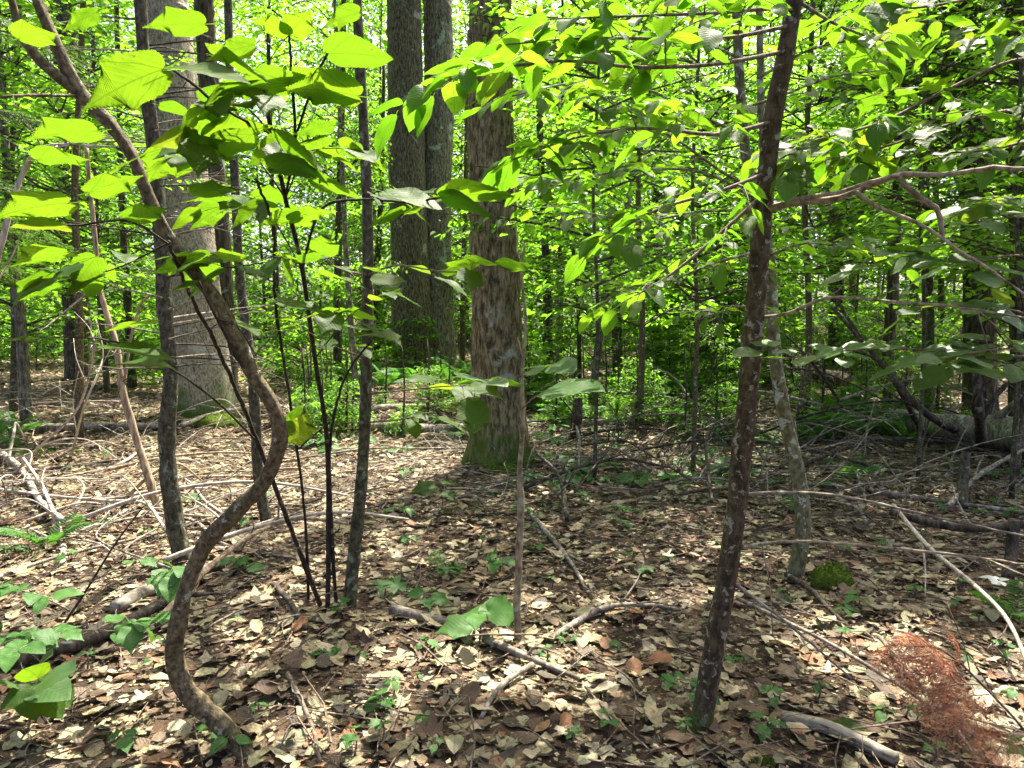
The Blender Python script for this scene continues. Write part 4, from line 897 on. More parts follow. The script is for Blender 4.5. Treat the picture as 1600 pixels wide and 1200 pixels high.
WOODS = [
 ('fallen_log', 'long grey log lying across the back of the brush pile', G([(25, 678, .05), (130, 675, .06), (262, 672, .05)]), .060, .045, 'deadwood', 2),
 (FB, 'pale forked branch arching between broad pale trunk and slim sapling', G([(285, 672, .06), (340, 660, .12), (420, 645, .10), (490, 648, .04)]), .030, .015, 'deadpale', 4),
 (FB, 'bleached thick branch entering the brush pile at the frame edge', G([(-30, 700, .10), (30, 742, .08), (62, 792, .06), (100, 845, .14)]), .034, .018, 'deadpale', 3),
 (FB, 'crooked pale branch standing up out of the sunlit brush', G([(98, 885, .0), (97, 850, .03), (70, 800, .18), (40, 770, .3)]), .022, .012, 'deadpale', 3),
 (FB, 'long thin bleached stick across the middle of the brush pile', G([(-20, 772, .05), (150, 792, .06), (250, 780, .08), (345, 770, .04)]), .016, .008, 'deadpale', 3),
 (FB, 'pale thin branch sloping up from the brush to the frame edge', [gp(110, 720), at(130, 640, 6.4), at(160, 560, 6.6), at(150, 500, 6.7)], .012, .005, 'deadpale', 2),
 (FB, 'bare whitish limb with many side twigs high over the brush', [gp(-60, 700), at(-20, 480, 5.0), at(40, 262, 4.8), at(110, 225, 4.6), at(142, 230, 4.5)], .022, .008, 'deadpale', 9),
 (FB, 'curving pale limb leaning out of the brush pile', [gp(15, 748), at(60, 700, 6.6), at(120, 640, 6.5), at(145, 560, 6.4), at(150, 520, 6.4)], .014, .006, 'deadpale', 3),
 ('fallen_log', 'thick grey log ending at the mossy maple, lower of two', G([(562, 672, .05), (650, 678, .06), (735, 674, .05)]), .075, .055, 'deadwood', 2),
 ('fallen_log', 'grey log behind the thicker one beside the mossy maple', G([(470, 655, .05), (590, 645, .06), (680, 640, .06), (742, 628, .08)]), .060, .045, 'deadwood', 3),
 (FB, 'dark bent branch propped against the mossy maple', G([(668, 645, .15), (700, 668, .10), (735, 690, .05)]), .035, .02, 'deaddark', 1),
 (FB, 'dark stick rising along the shaded edge of the mossy maple', [gp(735, 720), at(738, 660, 7.3), at(744, 615, 7.35)], .02, .008, 'deaddark', 0),
 (FB, 'long bare branch arching over the low green plants', G([(870, 590, .35), (960, 600, .55), (1040, 625, .45), (1090, 655, .15), (1130, 670, .05)]), .026, .012, 'deadwood', 4),
 (FB, 'grey branch running level below the arching one', G([(950, 650, .35), (1050, 650, .25), (1150, 660, .1)]), .022, .012, 'deadwood', 3),
 ('fallen_log', 'flat lying grey log in front of the low green plants', G([(880, 668, .05), (1000, 664, .06), (1110, 655, .05)]), .05, .03, 'deadwood', 3),
 (FB, 'grey stick lying in the open litter past the dead pole', G([(830, 810, .03), (880, 870, .03), (915, 925, .03)]), .018, .010, 'deadwood', 2),
 (FB, 'forked stick lying in the litter midway to the spotted sapling', G([(860, 1005, .02), (940, 960, .03), (1010, 955, .03), (1070, 960, .02)]), .016, .008, 'deadwood', 3),
 (FB, 'lichen-grey forked branch at the foot of the dead pole', G([(758, 1008, .03), (800, 1030, .04), (850, 1052, .04), (905, 1068, .02)]), .019, .010, 'deadwood', 1),
 (FB, 'lichen-grey side piece of the forked branch near the dead pole', G([(832, 1050, .03), (795, 1072, .03), (770, 1100, .03), (752, 1130, .02)]), .015, .008, 'deadwood', 0),
 ('birch_log', 'white-barked birch log piece behind the seedling with big leaves', G([(612, 962, .03), (670, 975, .03), (735, 992, .03)]), .030, .026, 'birch', 0),
 ('birch_log', 'mottled birch log lying under the leafy stems at the frame edge', G([(180, 960, .03), (240, 928, .04), (300, 905, .04), (350, 890, .03)]), .040, .030, 'birch', 0),
 ('fallen_log', 'dark smooth log crossing the near corner behind the broad seedling', G([(-40, 1058, .04), (60, 1038, .045), (150, 1010, .045), (240, 962, .04), (290, 935, .03)]), .036, .026, 'deaddark', 1),
 (FB, 'long tan pole from the S-curved sapling to the shrub base', G([(250, 985, .06), (330, 925, .14), (400, 880, .18), (470, 848, .16), (545, 842, .10)]), .017, .010, 'peeled', 1),
 (FB, 'brown root-like stick curling past the dark shrub base', G([(430, 920, .02), (455, 955, .04), (478, 990, .02)]), .017, .010, 'deaddark', 0),
 (FB, 'bent brown twig in the nearest litter below the shrub', G([(450, 1060, .02), (472, 1110, .03), (490, 1150, .02), (500, 1200, .02)]), .010, .006, 'twig', 2),
 (FB, 'dark glossy stick beside the moss mound', G([(1228, 908, .04), (1265, 935, .05), (1300, 968, .04), (1330, 990, .02)]), .016, .009, 'deaddark', 0),
 (FB, 'long pale stick slanting down past the orange fir sprig', G([(1392, 862, .30), (1445, 925, .26), (1520, 985, .22), (1568, 1035, .2), (1610, 1110, .15)]), .013, .008, 'deadpale', 2),
 (FB, 'thin tan stick running under the orange fir sprig', G([(1150, 965, .10), (1290, 1030, .08), (1400, 1095, .07), (1520, 1170, .05)]), .010, .006, 'deadwood', 3),
 (FB, 'thin grey stick crossing below the orange fir sprig', G([(1370, 1020, .08), (1430, 1080, .06), (1480, 1140, .05), (1530, 1210, .04)]), .008, .004, 'deadwood', 2),
 ('birch_log', 'short broken log with peeling bark in the nearest corner', G([(1222, 1132, .03), (1290, 1150, .035), (1350, 1176, .03), (1400, 1200, .03)]), .026, .022, 'birch', 0),
 ('fallen_log', 'big pale weathered log sloping out of the frame by hobblebush', G([(1400, 668, .10), (1480, 690, .16), (1560, 705, .2), (1700, 745, .22)]), .15, .19, 'deadwood', 2),
 (FB, 'dark upright stub growing out of the big pale log', [gp(1532, 705), at(1530, 650, 6.9), at(1526, 590, 6.9), at(1522, 540, 6.9)], .05, .03, 'deaddark', 2),
 (FB, 'short dark side limb of the stub on the big pale log', [at(1532, 655, 6.9), at(1550, 625, 6.9), at(1575, 598, 6.9)], .03, .018, 'deaddark', 0),
 (FB, 'lichened broken post standing before the big pale log', [gp(1502, 795), at(1505, 750, 5.9), at(1510, 706, 5.95)], .045, .035, 'bark_fir', 0),
 (FB, 'black leaning limb sloping onto the big pale log', [gp(1490, 700) + Vector((0, 0, .2)), at(1440, 640, 7.3), at(1370, 560, 7.6), at(1300, 480, 8.0)], .045, .016, 'deaddark', 3),
 (FB, 'second black leaning limb beside the longer one', [gp(1440, 690) + Vector((0, 0, .1)), at(1400, 600, 7.6), at(1340, 520, 7.8), at(1290, 440, 8.2)], .032, .012, 'deaddark', 2),
 (FB, 'thin black limb slanting above the fern patch', [gp(1325, 650), at(1280, 580, 8.6), at(1225, 520, 8.8)], .022, .010, 'deaddark', 2),
 (FB, 'dark long branch lying below the fern patch', G([(1250, 735, .05), (1330, 715, .12), (1400, 705, .14), (1540, 715, .12)]), .026, .014, 'deaddark', 3),
 (FB, 'long grey branch lying before the lichened post', G([(1262, 762, .03), (1360, 775, .04), (1480, 792, .04), (1640, 815, .04)]), .024, .014, 'deadwood', 2),
 (FB, 'black wet branch propped level near the frame edge', [at(1390, 800, 4.6), at(1480, 822, 4.5), at(1545, 824, 4.45), at(1660, 812, 4.4)], .022, .03, 'deaddark', 1),
 (FB, 'dark short post holding up the black wet branch', [gp(1575, 905), at(1580, 860, 4.42), at(1584, 812, 4.42)], .035, .03, 'deaddark', 0),
 (FB, 'tan stick angled down from big log to the wet branch', G([(1480, 800, .04), (1540, 770, .2), (1640, 730, .3)]), .02, .012, 'deadwood', 2),
 ('fallen_log', 'dark uprooted trunk lying behind the spotted sapling', G([(1090, 545, .35), (1160, 580, .30), (1215, 598, .22), (1330, 612, .15)]), .22, .16, 'bark_dark', 3),
 ('fallen_log', 'mossy log lit by sun at the edge of the far litter', G([(1000, 560, .15), (1060, 552, .18), (1105, 545, .2)]), .10, .08, 'bark_fir', 0),
 ('stump', 'broken dark stump rising at the end of uprooted trunk', [gp(1106, 548) + Vector((0, 0, -.1)), at(1105, 520, 13.6), at(1104, 490, 13.6), at(1108, 468, 13.7)], .30, .14, 'bark_dark', 0),
 ('stump', 'small rotten black stump in the brush past the mossy maple', [gp(898, 680), at(900, 655, 8.6), at(903, 622, 8.6)], .08, .05, 'deaddark', 0),
]
for nm, lb, P, r0, r1, m, tw in WOODS:
    wood(nm, lb, {'fallen_log': 'log', 'birch_log': 'log', 'stump': 'stump'}.get(nm, 'branch'), P, r0, r1, M[m], None, tw, 12 if r0 > .05 else 8, .2 if r0 > .05 else .14)
# random dead sticks, region by region
rs = random.Random(5)
def sticks(n, x0, x1, y0, y1, lb, group, mats, rr, ll, lift):
    for i in range(n):
        px, py = x0 + (x1 - x0) * rs.random(), y0 + (y1 - y0) * rs.random(); c = gp(px, py); L = ll[0] + (ll[1] - ll[0]) * rs.random() ** 1.5; a = rs.gauss(0, .9) if rs.random() < .7 else rs.random() * 3.14
        d = Vector((math.cos(a), math.sin(a), 0)); b = Vector((-d.y, d.x, 0)) * rs.gauss(0, .09) * L; up = rs.random() ** 2 * lift
        P = []
        for k, u in enumerate((-.5, -.17, .17, .5)):
            q = c + d * L * u + b * (1, -.3, .5, -1)[k] * .6; q.z = float(height(q.x, q.y)) + .015 + up * (.2, .8, 1, .5)[k] + rs.random() * .02; P.append(q)
        r = rr[0] + (rr[1] - rr[0]) * rs.random() ** 2
        mm = rs.choice(mats); cw = {'deadpale': 'bleached', 'deadwood': 'grey', 'deaddark': 'dark', 'peeled': 'tan', 'twig': 'brown'}[mm]; lw = 'long' if L > ll[0] + .35 * (ll[1] - ll[0]) else 'short'
        wood(FB, f'{lw} {cw} {lb}', 'branch', P, r, r * .45, M[mm], f'{lw} {cw} {group}', rs.choice((0, 1, 2, 3)) if L > .7 else 0, 6, .12)
sticks(64, 0, 470, 640, 860, 'thin stick in the sunlit brush pile', 'sticks of the sunlit brush pile', ['deadpale', 'deadpale', 'deadwood', 'peeled'], (.006, .019), (.5, 2.2), .45)
sticks(36, 450, 800, 630, 800, 'stick among the debris round the maple foot', 'sticks round the maple foot', ['deadwood', 'deaddark', 'deadwood', 'deadpale'], (.005, .018), (.4, 1.6), .12)
sticks(60, 830, 1190, 585, 790, 'stick in the tangle between maple and spotted sapling', 'sticks in the shaded tangle', ['deadwood', 'deaddark', 'deaddark'], (.006, .020), (.5, 2.4), .6)
sticks(34, 1250, 1620, 600, 860, 'stick littering the ground round the big pale log', 'sticks round the big log', ['deadwood', 'deaddark', 'deaddark'], (.005, .018), (.4, 2.0), .4)
sticks(34, 1190, 1640, 560, 720, 'limb in the dark deadfall heaped behind the fern clump', 'limbs of the deadfall', ['deaddark', 'deaddark', 'deadwood'], (.008, .030), (.8, 3.0), 1.0)
sticks(22, 560, 1600, 850, 1180, 'thin twig on the near open litter', 'small sticks on the near litter', ['deadwood', 'twig', 'twig'], (.003, .007), (.2, .7), .03)
sticks(12, 0, 560, 900, 1180, 'thin twig on the shaded litter by the S-curved sapling', 'small twigs by the bent sapling', ['deadwood', 'twig', 'twig'], (.003, .007), (.2, .6), .03)
def dead_brush():
    parts = []
    for n, x0, x1, y0, y1, lift in ((60, 830, 1190, 580, 760, .5), (50, 450, 790, 625, 780, .12), (50, 0, 470, 640, 860, .35), (110, 1190, 1640, 565, 800, .7)):
        for i in range(n):
            c = gp(x0 + (x1 - x0) * rs.random(), y0 + (y1 - y0) * rs.random()); L = .3 + 1.1 * rs.random() ** 1.5; a = rs.gauss(0, 1.0); d = Vector((math.cos(a), math.sin(a), 0)); up = rs.random() ** 2 * lift; Q = []
            for k, u in enumerate((-.5, -.2, .1, .35, .5)):
                q = c + d * L * u + Vector((-d.y, d.x, 0)) * rs.gauss(0, .035) * L; q.z = float(height(q.x, q.y)) + .012 + up * (.1, .6, .9, 1, .8)[k] + rs.random() * .03; Q.append(q)
            r = .003 + .006 * rs.random(); parts.append(tube_np(smooth_path(Q, 10), np.linspace(r, r * .4, 10), 4, None, False))
    V, T = join(parts); o = link('dead_brush', mesh_np('dead_brush', V, T, M['deadwood'], None, True)); kind(o, 'stuff'); tag(o, 'fine dead twigs filling the tangles of fallen branches', 'brush')
dead_brush()
def twig_litter():
    th = np.array([0, 2.094, 4.188]); V = []
    for u, dz, dx in ((0, 0, 0), (.45, .03, .04), (1, .0, -.03)):
        for a in th: V.append((dx + .010 * math.cos(a) * (1.2 - .7 * u), u, dz + .010 * math.sin(a)))
    T = []
    for r in (0, 3):
        for j in range(3): k = (j + 1) % 3; T += [(r + j, r + k, r + 3 + k), (r + j, r + 3 + k, r + 3 + j)]
    V = np.array(V); n = 16000; x, y = litter_points(n, 1.8, 14); yaw = rng.random(n) * 6.283
    P = np.stack([x, y, height(x, y) + .012 + .03 * rng.random(n)], -1)
    v, t, u = scatter((V, np.array(T), np.zeros((9, 2))), P, np.stack([np.cos(yaw), np.sin(yaw), rng.normal(0, .12, n)], -1), np.tile([0, 0, 1.0], (n, 1)), .07 + .4 * rng.random(n) ** 2.5)
    o = link('twig_litter', mesh_np('twig_litter', v, t, M['twig'], None)); kind(o, 'stuff'); tag(o, 'tiny broken twigs strewn through the leaf litter', 'twigs')
twig_litter()

# ================================================================ GROUND PLANTS, MOSS, FERNS
def moss_mound(name, label, P, sx, sy, sz, parent=None, seed=0):
    n, m = 40, 18; g = np.random.default_rng(seed); u = np.linspace(0, 2 * math.pi, n, endpoint=False); V = []
    for j in range(m):
        ph = (j / (m - 1)) * math.pi / 2
        for a in u:
            k = 1 + .5 * (float(vn(math.cos(a) * 1.7 + seed, math.sin(a) * 1.7)) - .5) + .14 * (float(vn3(math.cos(a) * 6, math.sin(a) * 6, ph * 6 + seed)) - .5)
            V.append((sx * math.cos(a) * math.cos(ph) ** .7 * k, sy * math.sin(a) * math.cos(ph) ** .7 * k, sz * math.sin(ph) * k - .03))
    i = np.arange(m - 1)[:, None] * n; j = np.arange(n)[None]; j2 = (j + 1) % n
    T = np.concatenate([np.stack([i + j, i + j2, i + n + j2], -1).reshape(-1, 3), np.stack([i + j, i + n + j2, i + n + j], -1).reshape(-1, 3)]); V = np.array(V)
    c = 2600; f = V[T[g.integers(0, len(T), c)]]; w = g.dirichlet((1, 1, 1), c); pp = (f * w[:, :, None]).sum(1); nn = np.cross(f[:, 1] - f[:, 0], f[:, 2] - f[:, 0]); nn /= np.linalg.norm(nn, axis=1)[:, None] + 1e-9
    nn[nn[:, 2] < 0] *= -1
    bl = (np.array([(-.18, 0, 0), (.18, 0, 0), (0, 1, 0)], float), np.array([(0, 1, 2)]), np.zeros((3, 2)))
    v, t_, _ = scatter(bl, pp - nn * .002, nn + g.normal(0, .55, (c, 3)), g.normal(size=(c, 3)), .008 + .01 * g.random(c))
    if parent is None:
        t = thing(name, label, 'moss', P); link('cushion', mesh_np('cushion', V, T, M['moss'], None, True), t); k = link('blades', mesh_np('blades', v, t_, M['moss']), t); kind(k, 'stuff')
    else:
        t = link('moss', mesh_np('moss', V, T, M['moss'], None, True), parent, P); k = link('blades', mesh_np('blades', v, t_, M['moss']), t); kind(k, 'stuff')
moss_mound('moss_mound', 'bright green moss cushion at the foot of the bowed sapling', gp(1300, 912), .13, .10, .13, seed=3)
moss_mound('moss_mound', 'low moss cushion at the foot of the mossy maple', gp(783, 735) + Vector((0, -.05, 0)), .20, .12, .10, seed=5)
moss_mound('moss_mound', 'small mossy lump by the roots of the broad pale trunk', gp(332, 662), .32, .2, .14, seed=8)
moss_mound('moss_mound', 'dim olive moss cushion in front of the fern patch', gp(1255, 676), .16, .12, .05, seed=11)
moss_mound('moss_mound', 'flat moss patch at the frame edge beyond the brush', gp(40, 705), .4, .3, .05, seed=13)
moss_mound('moss_mound', 'tiny moss tuft at the nearest edge below the spotted sapling', gp(1190, 1196), .05, .04, .04, seed=15)

def seedling(lb, P, n, size, hgt, kinds, group=None, name='seedling', lean=(0, 0), tilt=(0, -.2, 1)):
    t = thing(name, lb, 'seedling', P, group); top = Vector((lean[0], lean[1], hgt))
    V, T = tube_np(smooth_path([(0, 0, -.01), top * .5 + Vector((.01, 0, .01)), top], 6), np.linspace(.0035, .002, 6) * (1 + hgt * 2), 5); link('stem', mesh_np('stem', V, T, M['twig'], None, True), t)
    a0 = rs.random() * 6.28
    for k in range(n):
        a = a0 + k * 6.283 / max(n, 2) + rs.gauss(0, .35); d = Vector((math.cos(a), math.sin(a), rs.gauss(-.15, .15))); lv = 1 - .35 * (k // 3) * .5; s = size * (.7 + .5 * rs.random()) * lv
        o = bpy.data.objects.new('leaf', rs.choice(kinds)); COL.objects.link(o); o.parent = t
        o.matrix_basis = frame(top * (1 - .18 * (k // 2)) + d * s * .28, d, (tilt[0] + rs.gauss(0, .25), tilt[1] + rs.gauss(0, .25), 1), s)
    return t
HB, GL, MO = LEAF['herb'], LEAF['glossy'], LEAF['moose']
seedling('tall seedling with one large dark drooping leaf beside the grey logs', gp(690, 800), 3, .15, .20, MO[:2], tilt=(0, -.8, 1))
seedling('maple seedling with the biggest lobed leaves in front of the birch piece', gp(748, 1010), 5, .15, .16, [LEAF['herb'][2]], tilt=(0, -.75, 1))
seedling('low seedling with broad leaves just past the biggest-leaved one', gp(668, 962), 4, .11, .12, HB, tilt=(0, -.5, 1))
seedling('low seedling with pointed leaves nearest the straight sapling foot', gp(600, 935), 3, .10, .11, HB, tilt=(0, -.5, 1))
seedling('row-leaved seedling spreading flat over the lit litter', gp(700, 905), 6, .10, .10, HB, tilt=(0, -.3, 1))
seedling('row-leaved seedling beside the dead pole', gp(780, 898), 5, .09, .11, HB, tilt=(0, -.3, 1))
seedling('three-leaved seedling by the moss mound', gp(1340, 950), 3, .08, .07, HB, tilt=(0, -.4, 1))
seedling('small seedling just below the moss mound', gp(1320, 965), 3, .085, .05, HB, tilt=(0, -.4, 1))
seedling('pale whitish leaf rosette near the dark post', gp(1557, 918), 5, .07, .05, LEAF['pale'], tilt=(0, -.3, 1))
seedling('single broad green leaf lying by the broken near log', gp(1365, 1165), 1, .11, .03, [LEAF['ovate'][0]], tilt=(0, -.5, 1))
seedling('dark green single leaf flat on the shaded near litter', gp(605, 1085), 1, .13, .02, [LEAF['ovate'][1]], tilt=(0, -.2, 1))
# broad bushy plant in the near corner
t = thing('broad_seedling', 'bushy plant with big wrinkled leaves in the near dark corner', 'plant', gp(40, 1150))
pb = t.location.copy()
for k, (bx, by, tx, ty) in enumerate([(50, 1075, -25, 1120), (55, 1070, 130, 1090), (60, 1060, 20, 1015), (70, 1060, 135, 1040), (40, 1080, 60, 1140), (30, 1070, -30, 1060), (60, 1080, 110, 1130), (50, 1050, 90, 1005), (80, 1075, 120, 1110)]):
    Yd = 2.62 + .08 * rs.gauss(0, 1); a, b = at(bx, by, Yd), at(tx, ty, Yd - .12)
    put_leaf(t, pb, GL if k % 2 else LEAF['ovate'], a, b - a, (rs.gauss(0, .2), -.45, 1), (b - a).length * .66)
V, T = tube_np(smooth_path([(0, 0, -.01), at(48, 1120, 2.64) - pb, at(52, 1070, 2.62) - pb], 6), np.full(6, .005), 5); link('stem', mesh_np('stem', V, T, M['twig'], None, True), t)
# arching stem with leaf pairs at left
t, base = sapling('arching_shoot', 'thin dark shoot with rows of flat leaves across the near brush', 'shrub', [(62, 1080, 3.1), (85, 1000, 3.05), (130, 930, 3.0), (180, 850, 3.0), (225, 790, 3.0)], .006, .003, M['bark_black'], None, 7, 30, .1)
for seq in ([(70, 1040, 3.08), (20, 1000, 2.9), (-30, 985, 2.8)], [(85, 1000, 3.05), (130, 985, 2.9), (190, 985, 2.8), (240, 965, 2.75)], [(110, 955, 3.0), (60, 930, 2.9), (0, 915, 2.8)], [(140, 910, 3.0), (190, 890, 2.9), (250, 900, 2.8), (300, 880, 2.75)], [(80, 1010, 3.05), (60, 1000, 2.8), (20, 1020, 2.6)]):
    leafy_branch(t, base, P3(seq), .003, LEAF['herb'][1:], .088, 2, 2, None, .16, (0, -.22, 1), .2, .3, tipn=4)
# scattered small herbs
def herbs(n, x0, x1, y0, y1, lb, group, size):
    for i in range(n):
        p = gp(x0 + (x1 - x0) * rs.random(), y0 + (y1 - y0) * rs.random()); nl = rs.choice((2, 3, 4, 5)); nw_ = {2: 'two-leaved', 3: 'three-leaved', 4: 'four-leaved', 5: 'five-leaved'}[nl]; seedling(f'{nw_} {lb}', p, nl, size * (.6 + .8 * rs.random()), .03 + .06 * rs.random(), HB, f'{nw_} {group}', 'small_herb')
herbs(46, 820, 1600, 800, 1190, 'tiny green seedling sprouting from the near shaded litter', 'tiny seedlings in the near litter', .042)
herbs(30, 580, 1000, 730, 900, 'small green seedling in the open litter before the mossy maple', 'seedlings before the maple', .055)
herbs(22, 60, 800, 900, 1190, 'tiny green seedling under the bent sapling and the shrub', 'tiny seedlings under the shrub', .045)
herbs(140, 820, 1220, 575, 760, 'low green herb in the shade between maple and spotted sapling', 'low herbs in the shaded tangle', .13)
herbs(30, 440, 740, 590, 720, 'low green herb before the stout trunk pair', 'low herbs before the trunk pair', .12)
herbs(34, 1230, 1600, 600, 800, 'low green herb round the fern patch and big log', 'low herbs round the big log', .085)
herbs(22, 0, 430, 640, 900, 'low green herb dotted over the sunlit brush', 'low herbs in the sunlit brush', .075)

def frond_mesh():
    n = 21; parts = []; C = smooth_path([(0, 0, 0), (0, .35, .16), (0, .75, .17), (0, 1, .06)], 24); parts.append(tube_np(C, np.linspace(.006, .002, 24), 4))
    P, Y, N, Sz = [], [], [], []
    for i in range(n):
        u = .16 + .82 * i / n; k = int(u * 23); L = .27 * math.sin(math.pi * min(1, (u * .9 + .12))) ** .8 + .02; d = C[min(k + 1, 23)] - C[max(k - 1, 0)]; d /= np.linalg.norm(d)
        for sg in (-1, 1):
            ax = np.array([sg * .92, d[1] * .45, d[2] * .45 - .10]); ax /= np.linalg.norm(ax)
            P.append(C[k]); Y.append(ax); N.append((0, -d[2], d[1])); Sz.append(L)
    PIN = (HEX[0] * np.array([.24, 1, 1]), HEX[1], HEX[2])
    v, t, u = scatter(PIN, np.array(P), np.array(Y), np.array(N, float), np.array(Sz)); parts.append((v, t)); V, T = join(parts)
    return mesh_np('frond', V, T, M['fern'])
FR = frond_mesh()
def fern(lb, P, n, size, group=None):
    t = thing('fern', lb, 'fern', P, group); a0 = rs.random() * 6.28
    for k in range(n):
        o = link('frond', FR, t); kind(o, 'stuff'); o.rotation_euler = (rs.gauss(.45, .15), rs.gauss(0, .15), a0 + k * 6.283 / n + rs.gauss(0, .25)); s = size * (.75 + .4 * rs.random()); o.scale = (s, s, s)
for k, (x, y, s) in enumerate([(1290, 690, .55), (1345, 680, .62), (1385, 672, .6), (1330, 655, .6), (1290, 660, .5), (1410, 690, .5), (1250, 690, .42)]): fern('green fern in the clump beneath the black leaning limbs', gp(x, y), 6, s, 'ferns of the clump by the log')
fern('small fern alone on the litter below the fern clump', gp(1320, 752), 5, .34)
fern('fern tuft at the frame edge beyond the long grey log', gp(12, 690), 6, .6)
fern('small pale fern in the near brush by the frame edge', gp(75, 860), 5, .35)
for k, (x, y, s) in enumerate([(560, 605, .8), (600, 610, .85), (650, 604, .8), (725, 608, .8), (705, 600, .8), (480, 610, .7)]): fern('fern in the shade at the foot of the stout trunk pair', gp(x, y), 6, s, 'ferns at the trunk pair')
for k, (x, y, s) in enumerate([(850, 640, .6), (930, 630, .65), (990, 640, .6), (1060, 625, .65), (960, 610, .7), (1130, 690, .5), (880, 615, .7), (1020, 605, .75), (1090, 600, .7), (1140, 620, .65), (900, 660, .5), (1040, 670, .5)]): fern('fern in the shaded tangle past the mossy maple', gp(x, y), 6, s, 'ferns in the tangle')
fern('grey-green fern at the frame edge beside the whitish leaf rosette', gp(1590, 975), 6, .3)

# ---- conifer boughs
def bough_mesh(name, mat, needle=.028, seed=1, density=1.0, nw=.42):
    g = np.random.default_rng(seed); C = smooth_path([(0, 0, 0), (0, .4, .03), (0, .75, -.02), (0, 1.05, -.14)], 20); wood_ = [tube_np(C, np.linspace(.009, .002, 20), 4)]; P, Y, N = [], [], []
    def needles(Q, m):
        for u in g.random(m):
            k = u * (len(Q) - 1); i = min(int(k), len(Q) - 2); p = Q[i] + (Q[i + 1] - Q[i]) * (k - i); d = Q[i + 1] - Q[i]; d = d / (np.linalg.norm(d) + 1e-9); sd = np.cross(d, (0, 0, 1)); sd /= np.linalg.norm(sd) + 1e-9
            P.append(p); Y.append(d * .5 + sd * g.choice((-1, 1)) * .8 + g.normal(0, .15, 3)); N.append((g.normal(0, .3), g.normal(0, .3), 1))
    for i in range(26):
        u = .08 + .9 * i / 26; k = int(u * 19); L = .42 * (1 - u) ** .7 + .06; sg = 1 if i % 2 else -1; d = np.array([sg * .75, .62, g.normal(-.08, .1)])
        Q = smooth_path([C[k], C[k] + d * L * .55, C[k] + d * L + np.array([0, 0, -.05 * L])], 6); wood_.append(tube_np(Q, np.linspace(.003, .001, 6), 3, None, False)); needles(Q, int(95 * L / .4 * density))
        for j in range(3):
            q0 = Q[1 + j]; d2 = np.array([sg * .35 + g.normal(0, .2), 1, -.1]) * L * .35; R2 = smooth_path([q0, q0 + d2], 3); needles(R2, int(22 * density))
    needles(C, int(60 * density)); n = len(P); QN = (QUAD[0] * np.array([nw, 1, 1]), QUAD[1], QUAD[2])
    v, t, u = scatter(QN, np.array(P), np.array(Y), np.array(N, float), needle * (.7 + .6 * g.random(n))); Vw, Tw = join(wood_)
    return mesh_np('needles', v, t, mat), mesh_np('bough', Vw, Tw, M['bark_dark'], None, True)
BM = [bough_mesh('b', M['needle'], .026, 1, 1.15), bough_mesh('b', M['needle'], .026, 2, 1.15)]
def boughs(t, base, axis, n, L, zr, ang=(0, 6.28)):
    """axis(z) -> trunk centre at height z"""
    for i in range(n):
        z = zr[0] + (zr[1] - zr[0]) * (i + rs.random()) / n; c = axis(z); nm = BM[i % 2]; b = link('bough', nm[1], t); b.location = Vector(c) - Vector(base)
        s = L * (.7 + .5 * rs.random()); b.scale = (s, s, s); b.rotation_euler = (rs.gauss(-.1, .15), rs.gauss(0, .2), ang[0] + (ang[1] - ang[0]) * rs.random()); k = link('needles', nm[0], b); kind(k, 'stuff')
hem = [o for o in COL.objects if o.name.startswith('hemlock_tree')][0]
boughs(hem, hem.location, lambda z: at(1530 - z * 3, 500, 10.5).xy.to_3d() + Vector((0, 0, z)), 28, 1.9, (3.6, 8.5))
for lb, px, Y, n, L, zr in (('dark hemlock with drooping needle boughs at the upper frame edge', 1690, 7.5, 22, 1.9, (2.6, 6.5)), ('dark young hemlock filling the gap behind the dead pale branch', 1390, 13.0, 44, 1.9, (3.0, 8.0)), ('shaded fir with needle boughs at the frame edge over the brush', -150, 6.0, 20, 1.6, (1.7, 4.2))):
    b = ground(at(px, 500, Y).x, Y); t = thing('conifer', lb, 'tree', b); V, T = tube_np(smooth_path([(0, 0, -.05), (.03, 0, 3), (0, .05, 6), (.1, 0, 9.5)], 24), np.linspace(.11, .03, 24), 10, rough(.1, 4, 2)); link('trunk', mesh_np('trunk', V, T, M['bark_dark'], None, True), t)
    boughs(t, b, lambda z: b + Vector((0, 0, z)), n, L, zr)
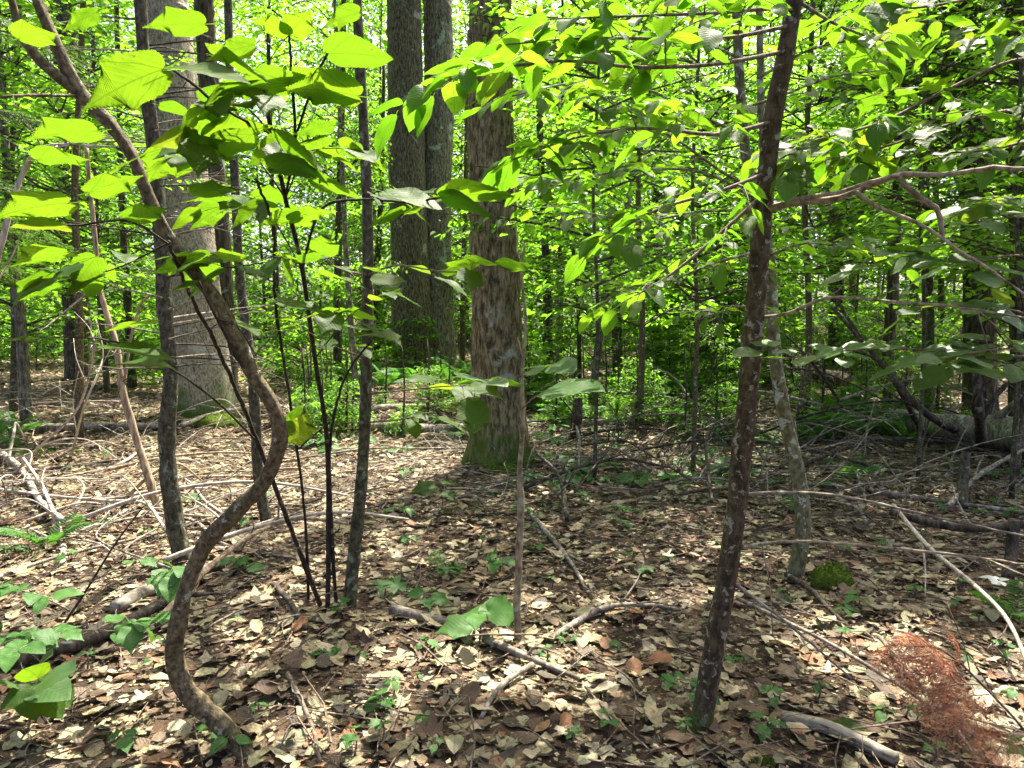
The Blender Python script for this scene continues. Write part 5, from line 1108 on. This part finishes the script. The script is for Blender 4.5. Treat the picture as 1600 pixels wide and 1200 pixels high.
# orange dead fir sprig
def sprig_mesh():
    g = np.random.default_rng(4); C = smooth_path([(0, 0, 0), (.02, .35, .05), (-.02, .7, .02), (.03, 1.0, -.12)], 30); w = [tube_np(C, np.linspace(.010, .003, 30), 4)]; P, Y, N, Sz = [], [], [], []
    def comb(Q, L):
        m = max(4, int(L / .02))
        for j in range(m):
            k = (j + .5) / m * (len(Q) - 1); i = min(int(k), len(Q) - 2); p = Q[i] + (Q[i + 1] - Q[i]) * (k - i); d = Q[i + 1] - Q[i]; d = d / (np.linalg.norm(d) + 1e-9); sd = np.cross(d, (0, 0, 1)); sd /= np.linalg.norm(sd) + 1e-9
            for s2 in (-1, 1):
                if g.random() < .15: continue
                P.append(p); Y.append(d * .6 + sd * s2 * .75 + np.array([0, 0, -.25]) + g.normal(0, .08, 3)); N.append((g.normal(0, .2), g.normal(0, .2), 1)); Sz.append(.085 * (.7 + .5 * g.random()))
    for i in range(13):
        k = 3 + 2 * i; sg = 1 if i % 2 else -1; L = .40 * (1 - i / 14) + .10; d = np.array([sg * .75, .6, -.1]); Q = smooth_path([C[k], C[k] + d * L * .5, C[k] + d * L + np.array([0, 0, -.25 * L])], 8); w.append(tube_np(Q, np.linspace(.005, .002, 8), 3, None, False)); comb(Q, L)
    comb(C[14:], .5); v, t, u = scatter((QUAD[0] * np.array([.24, 1, 1]), QUAD[1], QUAD[2]), np.array(P), np.array(Y), np.array(N, float), np.array(Sz)); Vw, Tw = join(w)
    return mesh_np('needles', v, t, M['orange']), mesh_np('twig', Vw, Tw, M['twig'], None, True)
ORB = sprig_mesh()
t = thing('dead_fir_sprig', 'rust-orange dead fir sprig drooping over the near litter', 'branch', gp(1640, 1190)); pb = t.location.copy()
bare_branch(t, pb, [Vector(pb), at(1600, 1140, 2.45), at(1545, 1080, 2.5), at(1480, 1020, 2.55), at(1420, 1000, 2.6)], .006, .003, M['twig'], 2, 'stem', True)
for bx, by, tx, ty, Yd, s in ((1500, 1035, 1350, 1022, 2.52, .30), (1460, 1015, 1400, 985, 2.55, .17), (1530, 1070, 1420, 1080, 2.48, .26), (1560, 1100, 1460, 1150, 2.44, .25), (1590, 1140, 1530, 1200, 2.42, .2), (1500, 1035, 1490, 985, 2.52, .14), (1480, 1020, 1370, 1000, 2.5, .22), (1515, 1055, 1390, 1050, 2.5, .26), (1545, 1085, 1440, 1115, 2.46, .25)):
    a, b = at(bx, by, Yd), at(tx, ty, Yd - .05); br = link('twig', ORB[1], t); br.matrix_basis = Matrix.Translation(-pb) @ frame(a, b - a, (rs.gauss(0, .3), -.5 + rs.gauss(0, .3), 1), s)
    kind(link('needles', ORB[0], br), 'stuff')

# ---- single fallen leaves on top of the near litter
def curled(half, seed, mat):
    V, T, U = leaf_template(half, fold=[.25, -.2, .1, .4, -.1][seed % 5], droop=[-.15, .2, .3, -.1, .1][seed % 5], wave=.09, teeth=.012, petiole=.3 if seed % 2 else 0, seed=seed, twist=[.25, -.2, .1, 0, .3][seed % 5], sub=2)
    V[:, 2] -= V[:, 2].min(); return mesh_np('fallen_leaf', V, T, mat, U, True)
FL = [('pale tan dry leaf on the litter', 'l_tan', 'tan fallen leaves', 105), ('dull olive-tan dry leaf on the litter', 'l_olive', 'olive fallen leaves', 85), ('dark brown curled leaf on the litter', 'l_brown', 'dark brown fallen leaves', 75), ('rust-red dry leaf on the litter', 'l_red', 'rust fallen leaves', 35)]
for lb, m, grp, n in FL:
    ms = [curled(h, k, M[m]) for k, h in enumerate((OVATE, BEECH, OVATE, MAPLE, GOOSE))]
    for i in range(n):
        fx = 20 + 1560 * rs.random(); p = gp(fx, 930 + 268 * rs.random() ** .9); a = rs.random() * 6.28; s = .045 + .075 * rs.random() ** 1.6; p.z += .008 + .014 * rs.random()
        o = link('fallen_leaf', rs.choice(ms)); o.matrix_basis = frame(p, (math.cos(a), math.sin(a), rs.gauss(0, .15)), (rs.gauss(0, .25), rs.gauss(0, .25), rs.choice((1, 1, -1))), s); tag(o, lb + ' ' + near_zone(fx), 'leaf', grp + ' ' + near_zone(fx))
